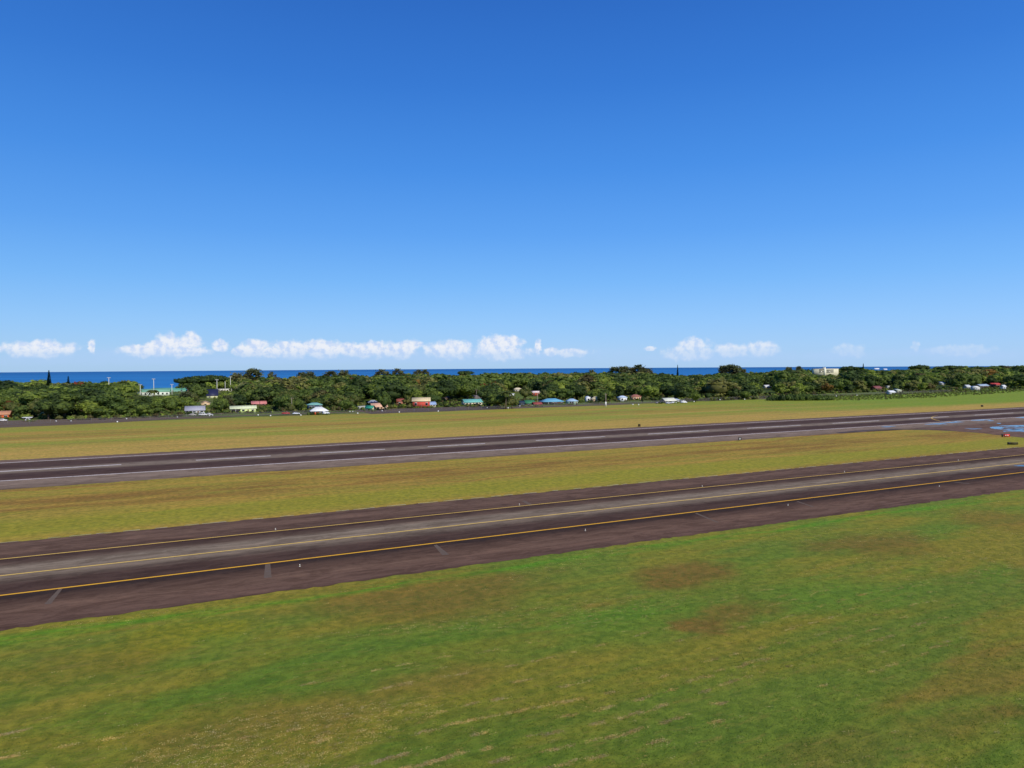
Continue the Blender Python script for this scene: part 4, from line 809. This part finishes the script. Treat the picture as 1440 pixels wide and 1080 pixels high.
# stuff forest: templates transformed and merged into one mesh
g1 = np.random.default_rng(5)
def tmpl(n, nl, sub, nleaf, ls): return [crown(g1, 5., 8.6, 1.2, nl, sub, nleaf, ls, (1, 1, 1)) for _ in range(n)]
TN = tmpl(8, 7, 1, 280, .60); TF = tmpl(8, 5, 1, 110, .85)
VV = []; TT = []; QQ = []; CC = []; n = 0
for (zz, xx, hh, W_, px) in mids[NIND:]:
    V, Tt, Qq, Ti = (TN if zz < 950 else TF)[g1.integers(8)]
    a = g1.uniform(0, 6.28); ca, sa = math.cos(a), math.sin(a); sx = W_/5; sz_ = hh/9.4
    P = np.stack([(V[:, 0]*ca-V[:, 1]*sa)*sx+xx, (V[:, 0]*sa+V[:, 1]*ca)*sx+zz, V[:, 2]*sz_], 1)
    kd = pick(g1, zz, px); col = np.array(P_[kd if kd != 'red' else 'red'])
    if kd == 'red': col = col*.5+np.array(P_['mid'])*.5
    VV.append(P); TT.append(Tt+n); QQ.append(Qq+n); CC.append(Ti*col*g1.uniform(.8, 1.25)); n += len(V)
o = obj('woodland', mesh_from('woodland', np.concatenate(VV), [np.concatenate(TT), np.concatenate(QQ)], np.concatenate(CC)), LEAF); o['kind'] = 'stuff'
tag(o, 'dense mixed green wood stretching back from the houses to the sea', 'wood')
print('TREES', len(mids), 'verts', n)
# undergrowth and scrub along the wood edge and between houses
VV = []; TT = []; QQ = []; CC = []; n = 0; g2 = np.random.default_rng(9); TS = [crown(g2, 1.5, 1.9, 0., 4, 1, 60, .3, (1, 1, 1), top=.3) for _ in range(6)]
def bush(xx, zz, s_, col, hs=1.0):
    global n
    V, Tt, Qq, Ti = TS[g2.integers(6)]; a = g2.uniform(0, 6.28); ca, sa = math.cos(a), math.sin(a)
    VV.append(np.stack([(V[:, 0]*ca-V[:, 1]*sa)*s_+xx, (V[:, 0]*sa+V[:, 1]*ca)*s_+zz, V[:, 2]*s_*hs], 1)); TT.append(Tt+n); QQ.append(Qq+n); CC.append(Ti*np.array(col)*g2.uniform(.75, 1.3)); n += len(V)
for i in range(4200):
    px = g2.uniform(-80, 1520); fy = np.interp(px, front_px, front_y); zf = H*F/(fy-eyeh(px)); zz = zf-6+abs(g2.normal(0, 45)); s_ = g2.uniform(.6, 1.6)
    ytop = eyeh(px)+(H-1.9*s_)*F/zz
    if not clear_ok(px, zz, 2., ytop) or g2.random() > .7: continue
    bush((px-720)/F*zz, zz, s_, P_[['mid', 'bright', 'olive', 'dark', 'brown'][g2.integers(5)]])
for x0_, x1_, yv, zh in CLEAR:
    for j in range(int(3+(x1_-x0_)*.42)):
        px = g2.uniform(x0_-1, x1_+1); zz = zh-g2.uniform(1.5, 7); s_ = g2.uniform(.4, .85)
        if zh < 1500: bush((px-720)/F*zz, zz, s_, P_[['mid', 'bright', 'olive', 'dark'][g2.integers(4)]])
for i in range(2600):       # weeds at the right, sloping out from the wood
    px = g2.uniform(1120, 1520); y0 = np.interp(px, [1120, 1200, 1300, 1440, 1520], [563, 563.5, 560, 551.5, 547]); zz = H*F/(y0-8*g2.random()**.8-eyeh(px)); s_ = g2.uniform(.22, .75)
    if not clear_ok(px, zz, 2., eyeh(px)+(H-1.6*s_)*F/zz): continue
    bush((px-720)/F*zz, zz, s_, P_[['olive', 'bright', 'bright', 'mid', 'brown'][g2.integers(5)]], .7)
o = obj('undergrowth', mesh_from('undergrowth', np.concatenate(VV), [np.concatenate(TT), np.concatenate(QQ)], np.concatenate(CC)), LEAF); o['kind'] = 'stuff'
tag(o, 'low shrubs and weeds filling the gaps between houses and trees', 'undergrowth')
# the dense hedge bank
VV = []; TT = []; QQ = []; CC = []; n = 0
for i in range(230):
    px = g2.uniform(1078, 1172); f = (px-1078)/94; yb = 564.2-f*.8; zz = H*F/(yb-eyeh(px))+g2.uniform(2, 26); bush((px-720)/F*zz, zz, g2.uniform(.7, 2.1)*(.45+.6*math.sin(math.pi*f)**.5), P_['dark'] if f < .45 and g2.random() < .7 else P_['mid'], 1.25)
V_ = np.concatenate(VV); c0 = np.array([V_[:, 0].mean(), V_[:, 1].mean(), 0]); o = obj('hedge', mesh_from('hedge', V_-c0, [np.concatenate(TT), np.concatenate(QQ)], np.concatenate(CC)), LEAF, loc=tuple(c0))
tag(o, 'long dense dark green hedge bank at the grass edge, right of centre', 'hedge')

# ------------------------------------------------------------------ grass tufts and dead straw close to the camera
def blades(name, N, label, cols, hmin, hmax, wd, lean, where, per=4):
    g = np.random.default_rng(len(name)+N); S = []; Dd = []
    while len(S) < N:
        px = g.uniform(-20, 1460, 4000); py = g.uniform(700, 1100, 4000)
        for a, b_ in zip(px, py):
            X_, Y_ = gp(a, b_); s_, d_ = sd_of(X_, Y_)
            if d_ < 101.0 and where(g, s_, d_): S.append(s_); Dd.append(d_)
            if len(S) >= N: break
    S = np.array(S); Dd = np.array(Dd); V = []; 
    sg = .07 if per < 10 else .16; S = np.repeat(S, per)+g.normal(0, sg*1.5, N*per); Dd = np.repeat(Dd, per)+g.normal(0, sg*.7, N*per); M = N*per
    a = g.uniform(0, 6.28, M); h_ = g.uniform(hmin, hmax, M); ln = g.normal(0, lean, (M, 2)); w_ = wd*g.uniform(.6, 1.4, M)
    b0 = np.stack([S-w_*np.cos(a), Dd-w_*np.sin(a), np.zeros(M)], 1); b1 = np.stack([S+w_*np.cos(a), Dd+w_*np.sin(a), np.zeros(M)], 1)
    tp = np.stack([S+ln[:, 0], Dd+ln[:, 1], h_], 1); V = np.stack([b0, b1, tp], 1).reshape(-1, 3)
    ci = np.repeat(g.integers(0, len(cols), N), per); ti = np.repeat(np.array(cols)[ci]*g.uniform(.75, 1.25, (M, 1)), 3, 0)
    o = obj(name, mesh_from(name, V, [np.arange(M*3).reshape(-1, 3)], ti), LEAF, rz=YAW); o['kind'] = 'stuff'; tag(o, label, 'grass'); return o
def vn(s, d, f, ph): return math.sin(s*f+ph+1.7*math.sin(d*f*1.9+ph))*math.sin(d*f*2.3+ph*2+1.3*math.sin(s*f*.7))
blades('grass_tufts', 22000, 'short green grass tufts covering the near field', [lin((88, 122, 40)), lin((76, 108, 38)), lin((112, 124, 48)), lin((74, 96, 36))], .025, .075, .03, .03, lambda g, s, d: g.random() < .6+.4*vn(s, d, .11, 1))
rows = [48.2, 50.6, 52.9, 55.1, 57.6, 60.3, 63.2, 67.0, 71.5]
def straw_where(g, s, d):
    cell = math.sin(math.floor(s/1.4)*12.9898+math.floor(d/1.9)*78.233)*43758.5453 % 1.0
    dd = d+1.2*math.sin(s*.05)+.4*math.sin(s*.21)+.7*(cell-.5); rowd = min(abs(dd-r_) for r_ in rows)
    return g.random() < (.9 if rowd < .20 and vn(s, d, .13, 3)+.6*math.sin(s*1.3+d)*math.sin(s*.47) > .05 and cell < .55 else .004+.10*(vn(s, d, .07, 2) > .35))
blades('dead_straw', 5200, 'dry straw lying in broken mowing rows on the near field', [lin((186, 162, 112)), lin((170, 142, 94)), lin((206, 186, 138))], .012, .05, .028, .06, straw_where, 16)
